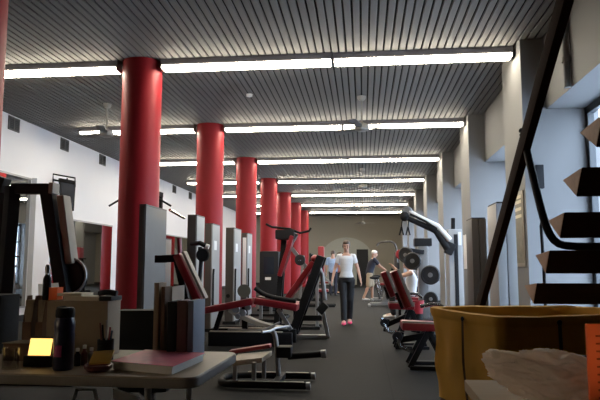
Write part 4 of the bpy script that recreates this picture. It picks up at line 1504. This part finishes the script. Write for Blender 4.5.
# bottle
p_ = onT(63, 369.5)
hb_ = at(63, 307, p_.y).z - TZ
t = thing('water_bottle', p_, 'tall navy water bottle with pink patch and flip straw lid', 'bottle')
MB().lathe((p_.x, p_.y, S), [(0, 0), (.037, 0), (.041, .008), (.041, hb_ * .55), (.039, hb_ * .6), (.041, hb_ * .66), (.041, hb_ * .76), (.034, hb_ * .83), (0, hb_ * .83)], 36).build('body', 'navy', t)
MB().lathe((p_.x, p_.y, S + hb_ * .832), [(0, 0), (.036, 0), (.038, .006), (.038, .03), (.032, .04), (0, .042)], 32).build('cap', 'blackplastic', t)
b = MB().tube([p_ + V(-.035, 0, hb_ * .97), p_ + V(-.005, 0, hb_ * .985), p_ + V(.02, 0, hb_ * .94)], .009, 10)
b.build('straw_lid', 'blackplastic', t)
l = []
for z in (.055, .10):
    l.append([p_ + V(.0417 * math.sin(a), -.0417 * math.cos(a), z) for a in [-.42 + .84 * i / 8 - .15 for i in range(9)]])
bm_ = MB()
tm = bmesh.new()
vs = [[tm.verts.new(x_) for x_ in r_] for r_ in l]
for i in range(8):
    tm.faces.new((vs[0][i], vs[0][i + 1], vs[1][i + 1], vs[1][i]))
bmesh.ops.solidify(tm, geom=tm.faces[:], thickness=.0006)
bm_._merge(tm)
bm_.build('label', 'pinkpatch', t)  # pink patch on the front of the bottle

# lit display in a black holder
p_ = onT(40, 366)
t = thing('lit_display', p_, 'small glowing yellow panel in a black holder left of the bottle', 'lit display')
hh = at(40, 341, p_.y).z - TZ
b = MB().box((p_.x - .06, p_.y - .03, S), (p_.x + .065, p_.y + .05, S + .045), .006)
b.build('holder', 'blackplastic', t)
Rx = Matrix.Rotation(-.25, 3, 'X')
cc = p_ + V(-.002, .0, .078)
b = MB().box(cc - V(.048, .004, .036), cc + V(.048, .004, .036), .002, Rx)
b.build('lit_panel', 'glowpaint', t)
b = MB().box(cc - V(.055, .004, .042) + V(0, .012, 0), cc + V(.055, .004, .042) + V(0, .012, 0), .002, Rx)
b.build('back_panel', 'blackplastic', t)
# tumbler and tan card
p_ = onT(10, 369)
tag(MB().lathe((p_.x, p_.y, S), [(0, 0), (.032, 0), (.036, .085), (.034, .085), (.030, .006), (0, .006)], 28).build('drinking_glass', 'tumbler'), 'clear low drinking glass at the left end of the table', 'glass')
p_ = onT(18, 362)
b = MB().box((p_.x - .085, p_.y + .02, S), (p_.x + .045, p_.y + .12, S + .075), .003)
tag(b.build('card_box', 'brownfile'), 'low brown box behind the drinking glass', 'box')
b = MB().prism([(p_.x - .09, p_.y + .015, S + .0755), (p_.x + .03, p_.y + .015, S + .0755), (p_.x + .055, p_.y + .12, S + .0755), (p_.x - .06, p_.y + .125, S + .0755)], (0, 0, .004))
tag(b.build('tan_card', 'card'), 'flat tan card lying on the low brown box', 'card')
# small bottles
for i, (px, py, h_, lab) in enumerate(((77, 366, .075, 'small dark bottle just right of the navy water bottle'), (84, 365, .085, 'small amber bottle second to the right of the navy water bottle'), (91, 364, .07, 'small grey bottle third to the right of the navy water bottle'))):
    p_ = onT(px, py)
    t = thing('small_bottle', p_, lab, 'bottle', 'small bottles on the table')
    MB().lathe((p_.x, p_.y, S), [(0, 0), (.013, 0), (.014, h_ * .6), (.006, h_ * .72), (.006, h_ * .8), (0, h_ * .8)], 20).build('body', ['blackplastic', 'maroon', 'steel'][i], t)
    MB().lathe((p_.x, p_.y, S + h_ * .802), [(0, 0), (.008, 0), (.008, h_ * .18), (0, h_ * .2)], 16).build('cap', 'white', t)

# cardboard box with papers on top
u0, u1 = .66, 1.03
zc = at(80, 301, tp(.8, .5).y).z


def tbox(u0, u1, v0, v1, z0, z1, b=.003):
    return MB().prism([tp(u0, v0, z0), tp(u1, v0, z0), tp(u1, v1, z0), tp(u0, v1, z0)], (0, 0, z1 - z0), b=b)


def uu(px, v):
    """table u coordinate of an upright line seen at px, at offset v from the front edge"""
    lo, hi = -.3, 2.2
    for _ in range(40):
        m = (lo + hi) / 2
        p_ = tp(m, v)
        d = _R.transposed() @ (p_ + V(0, 0, .85) - Vector((0, 0, CAMZ)))
        x_ = 300 + FPX * d.x / -d.z
        if x_ > px:
            lo = m
        else:
            hi = m
    return lo


u0, u1 = uu(107, .46), uu(46, .46)
zc = CAMZ - (302 - 266) / 600 * tp(u0, .46).y
t = thing('cardboard_box', tp((u0 + u1) / 2, .54, TZ), 'tan cardboard box behind the bottle, covered with papers', 'box')
tbox(u0, u1, .46, .60, S, zc - .004).build('carton', 'card', t)
tbox(u0 - .002, u1 + .002, .456, .528, zc - .0035, zc, .001).build('front_flap', 'card', t)
tbox(u0 - .002, u1 + .002, .532, .604, zc - .0035, zc, .001).build('rear_flap', 'card', t)
for i, (a, c, v0, v1, th_, m_, lab) in enumerate(((uu(96, .45), uu(60, .45), .47, .59, .020, 'creampaper', 'cream paper pile on the cardboard box, lower one'), (uu(82, .5), uu(58, .5), .48, .60, .014, 'creampaper', 'cream paper pile on the cardboard box, upper left one'))):
    z = zc + .0006 + (.0205 if i else 0)
    tag(tbox(a, c, v0, v1, z, z + th_, .001).build('paper_pile', m_), lab, 'papers', 'papers on the cardboard box')
a, c = uu(113, .5), uu(88, .5)
t = thing('desk_telephone', tp((a + c) / 2, .52, zc), 'black desk telephone on the right end of the cardboard box', 'telephone')
a2 = uu(98.5, .5)
tbox(a, min(c, a2) - .004, .47, .59, zc + .0006, zc + .022, .004).build('base', 'blackplastic', t)
m_ = (a + min(c, a2)) / 2
MB().tube([tp(m_ - .05, .50, zc + .034), tp(m_, .5, zc + .042), tp(m_ + .04, .50, zc + .034)], .014, 10, smooth=1).build('handset', 'blackplastic', t)
# bits standing on the box at the left
p_ = tp(uu(52, .52), .54, zc + .0008)
tag(MB().box(p_ - V(.022, .03, 0), p_ + V(.022, .03, .06), .003).build('orange_packet', 'orange'), 'orange packet on the papers on the cardboard box', 'packet')
q = [tp(uu(59, .575), .575, zc + .001), tp(uu(37, .575), .575, zc + .001), tp(uu(36, .575), .575, zc + .075), tp(uu(56, .575), .575, zc + .082)]
tag(MB().prism(q, sd * .003, b=.0005).build('paper_sheets', 'sheet'), 'white paper sheets standing on the left end of the cardboard box', 'papers')
p_ = tp(uu(45, .52), .52, zc + .0008)
t = thing('spray_bottle', p_, 'small black bottle with pale cap on the left end of the cardboard box', 'bottle')
MB().lathe(p_, [(0, 0), (.018, 0), (.02, .01), (.02, .10), (.01, .125), (0, .125)], 20).build('body', 'blackplastic', t)
MB().lathe(p_ + V(0, 0, .126), [(0, 0), (.012, 0), (.013, .03), (.008, .045), (0, .046)], 16).build('cap', 'steel', t)
# upright files left of the box
for i, (pa, pb, top, m_, lab, v0) in enumerate(((22, 31, 297, 'brownfile', 'dark brown file holder, left one of two beside the cardboard box', .48), (35, 42, 297, 'brownfile', 'dark brown file holder touching the cardboard box', .49))):
    ua, ub = uu(pb, v0), uu(pa, v0)
    z1 = CAMZ - (top - 266) / 600 * tp(ua, v0).y
    lean = .0
    t = thing('file_holder', tp((ua + ub) / 2, v0 + .12, TZ), lab, 'file holder', 'file holders on the table')
    w_ = .003
    b = MB()
    b.prism([tp(ua, v0, S), tp(ub, v0, S), tp(ub, v0, S + (z1 - S) * .55), tp(ua, v0, S + (z1 - S) * .55)], sd * w_)
    b.build('front_panel', m_, t)
    for u_ in (ua, ub - w_):
        b = MB()
        b.prism([tp(u_, v0 + .0035, S), tp(u_, v0 + .07, S), tp(u_, v0 + .07, z1), tp(u_, v0 + .03, z1), tp(u_, v0 + .0035, S + (z1 - S) * .55)], fd * w_)
        b.build('side_panel', m_, t)
    tbox(ua + .004, ub - .004, v0 + .012, v0 + .065, S, z1 - .02, .002).build('papers', 'card', t)
# dark box at the far left
ua, ub = uu(17, .46), uu(-40, .46)
z1 = CAMZ - (296 - 266) / 600 * tp(ua, .46).y
tag(tbox(ua + .08, ub, .44, .60, S, z1, .01).build('black_box', 'rubber'), 'black plastic box at the far left end of the table', 'box')
# things before the box: pen cup with pens
p_ = tp(uu(104, .36), .38, TZ)
t = thing('pen_cup', p_, 'dark pen cup with pens before the cardboard box', 'pen cup')
MB().lathe((p_.x, p_.y, S), [(0, 0), (.035, 0), (.037, .09), (.034, .09), (.032, .006), (0, .006)], 24).build('cup', 'blackplastic', t)
for i in range(5):
    a = i * 1.3
    pe = tag(MB().tube([p_ + V(.012 * math.cos(a), .012 * math.sin(a), .01), p_ + V(.028 * math.cos(a), .028 * math.sin(a), .13 + .012 * i)], .0045, 8).build('pen', ['navy', 'redplastic', 'blackplastic', 'maroon', 'steel'][i]),
             ['navy pen in the dark pen cup', 'red pen in the dark pen cup', 'black pen in the dark pen cup', 'maroon pen in the dark pen cup', 'grey pen in the dark pen cup'][i], 'pen', 'pens in the cup')
# files right of the black chair
FS = [(153, 158, 283, .50, 'card', 'tan file folder, leftmost of the upright files'), (160.5, 164, 287, .50, 'brownfile', 'brown file folder next to the white sheets')]
for pa, pb, top, v0, m_, lab in FS:
    ua, ub = uu(pb, v0), uu(pa, v0)
    z1 = CAMZ - (top - 266) / 600 * tp(ua, v0).y
    tag(tbox(ua, ub, v0, v0 + .1, S, z1, .003).build('file_folder', m_), lab, 'file folder', 'upright files on the table')
ua, ub = uu(183.5, .62), uu(168.5, .62)
z1 = CAMZ - (286 - 266) / 600 * tp(ua, .62).y
tag(MB().prism([tp(ua, .62, S), tp(ub, .62, S), tp(ub, .62, z1 - .008), tp(ub + (ua - ub) * .5, .62, z1), tp(ua, .62, z1 + .004)], sd * .002, b=.0005).build('white_sheets', 'sheet'), 'upright white sheets behind the binders', 'papers')
for pa, pb, top, v0, dep, m_, lab in ((167, 175, 302, .42, .18, 'blackplastic', 'black binder standing left of the maroon binder'), (176.5, 186, 301, .42, .18, 'maroonfile', 'maroon binder standing between the black and blue-grey ones'), (187.5, 193, 301, .42, .18, 'bluefile', 'blue-grey binder at the right end of the files')):
    ua, ub = uu(pb, v0), uu(pa, v0)
    z1 = CAMZ - (top - 266) / 600 * tp(ua, v0).y
    t = thing('binder', tp((ua + ub) / 2, v0 + dep / 2, TZ), lab, 'binder', 'binders on the table')
    w_ = .004
    if m_ == 'bluefile':
        tbox(ua + .0, ub, v0, v0 + w_, S, z1, .001).build('spine', m_, t)
        tbox(ua, ua + w_, v0 + w_ + .0003, v0 + dep, S, z1, .001).build('front_cover', m_, t)
    else:
        tbox(ua, ub, v0, v0 + w_, S, z1, .001).build('spine', m_, t)
        tbox(ua, ua + w_, v0 + w_ + .0003, v0 + dep, S, z1, .001).build('front_cover', m_, t)
    tbox(ub - w_, ub, v0 + w_ + .0003, v0 + dep, S, z1, .001).build('back_cover', m_, t)
    tbox(ua + w_ + .001, ub - w_ - .001, v0 + .02, v0 + dep - .01, S, z1 - .015, .002).build('sheets', 'paper', t)
    if m_ == 'blackplastic':
        pass

# black office chairs behind / under the table
def office_chair(x, y, zt, w_, label, rot):
    t = thing('office_chair', (0, 0, 0), label, 'chair', 'black office chairs at the table')
    MB().box((-w_ / 2, -.05, zt - .42), (w_ / 2, .04, zt), .04).build('backrest', 'blackplastic', t)
    MB().box((-w_ / 2, .04, .44), (w_ / 2, .5, .52), .035).build('seat', 'blackplastic', t)
    MB().tube([(0, .0, zt - .3), (0, -.06, .55), (0, .1, .42), (0, .25, .41)], .02, 10, smooth=1).build('back_support', 'black', t)
    MB().cyl((0, .27, .10), (0, .27, .43), .025, seg=14).build('gas_column', 'chrome', t)
    for k in range(5):
        a = k * 2 * PI / 5
        s = MB().beam((0.03 * math.cos(a), .27 + .03 * math.sin(a), .1), (.28 * math.cos(a), .27 + .28 * math.sin(a), .075), .045, .03, .006).build('spoke', 'black', t)
        MB().disc((.28 * math.cos(a), .27 + .28 * math.sin(a), .03), (-math.sin(a), math.cos(a), 0), .029, .03, 16).build('caster', 'rubber', s)
    t.location = (x, y, 0)
    t.rotation_euler = (0, 0, rot)
    return t


p_ = at(142, 310, 3.35)
office_chair(p_.x, p_.y, at(135, 309, 3.35).z, 0.29, 'black office chair tucked behind the table in front of the red column', 0.1)

# folding chair under the table (metal frame catches a little light) and a paper carton
t = thing('metal_chair', (-1.15, 2.62, 0), 'thin grey metal chair frame standing under the table', 'chair')
xs0, xs1 = onT(40, 375).x * 1.0, onT(68, 375).x
ch = MB().tube([(-1.32, 2.6, 0), (-1.30, 2.6, .62), (-1.14, 2.6, .62), (-1.12, 2.6, 0)], .009, 8, smooth=1)
ch.build('back_frame', 'steel', t)
MB().tube([(-1.31, 2.9, 0), (-1.31, 2.62, .42), (-1.31, 2.6, .44)], .009, 8).build('leg', 'steel', t)
MB().tube([(-1.13, 2.9, 0), (-1.13, 2.62, .42), (-1.13, 2.6, .44)], .009, 8).build('leg', 'steel', t)
MB().box((-1.30, 2.61, .43), (-1.14, 2.86, .45), .006).build('seat', 'blackplastic', t)
b = MB().prism([(-.98, 2.45, .0), (-.90, 2.48, .0), (-.93, 2.47, .62), (-1.03, 2.44, .66)], (0, .015, 0), b=.001)
tag(b.build('white_board', 'paper'), 'leaning white board under the table', 'board')

# ---- black arch machine at the far left
Y = 5.9
A = lambda px, py, dy=0: at(px, py, Y + dy)
t = thing('arch_weight_machine', (A(40, 290).x, Y + .2, 0), 'black arched weight machine with maroon pad and cream back at the far left', 'weight machine')
MB().beam(A(13, 189), A(50, 189), .11, .11, .02).build('top_bar', 'black', t)
b = MB().beam(A(47, 185), (A(66, 310).x, Y, A(66, 310).z), .12, .13, .02)
b.build('slanted_leg', 'black', t)
MB().beam(A(66, 308), (A(72, 340).x, Y, .03), .1, .1, .02).build('lower_leg', 'black', t)
MB().beam(A(13, 186), (A(2, 189).x, Y + .1, .03), .12, .16, .02).build('rear_leg', 'black', t)
MB().beam(A(6, 186, .05), A(-12, 180, .05), .14, .16, .02).build('counter_arm', 'black', t)
MB().box((A(-20, 200).x, Y + .12, .3), (A(-3, 200).x, Y + .32, A(0, 183).z - .06), .02).build('weight_guard', 'blackplastic', t)
MB().box((A(-14, 200).x, Y - .2, 0), (A(74, 340).x + .1, Y + .6, .04), .01).build('base', 'black', t)
a_, c_ = A(56, 195, .1), A(67, 290, .1)
dv = (c_ - a_).normalized()
nn = Vector((-dv.z, 0, dv.x))
MB().beam(a_ + V(0, .05, 0), c_ + V(0, .05, 0), .14, .05, .02, up=nn).build('back_pad', 'redvinyl', t)
a_, c_ = A(63.5, 196, .06), A(72, 264, .06)
MB().beam(a_, c_, .16, .08, .02, up=nn).build('pad_shell', 'cream', t)
MB().box(A(51, 194, -.06) + V(0, -.06, 0), A(56, 183, -.06) + V(0, .08, 0), .01).build('bar_cap', 'cream', t)
cc = A(71, 276, .1)
b = MB().disc(cc, (0.1, 1, 0), .185, .1, 36)
b.build('cam_wheel', 'blackplastic', t)
MB().tube([cc + Vector((.185 * math.cos(a), -.05, .185 * math.sin(a))) for a in [-1.2 + i * .2 for i in range(14)]], .014, 8).build('cam_belt', 'steel', t)

# ------------------------------------------------------------------ light and view
w = bpy.data.worlds.new('daylight')
sc.world = w
w.use_nodes = True
bg = w.node_tree.nodes['Background']
bg.inputs[0].default_value = (0.66, 0.79, 1.0, 1)
bg.inputs[1].default_value = 12.0
vs_ = sc.view_settings
vs_.view_transform = 'Standard'
vs_.look = 'None'
vs_.exposure = 0.0
vs_.gamma = 1.0
vs_.use_curve_mapping = False
sc.cycles.use_denoising = True
sc.cycles.max_bounces = 8
sc.cycles.diffuse_bounces = 5
sc.cycles.sample_clamp_indirect = 6.0
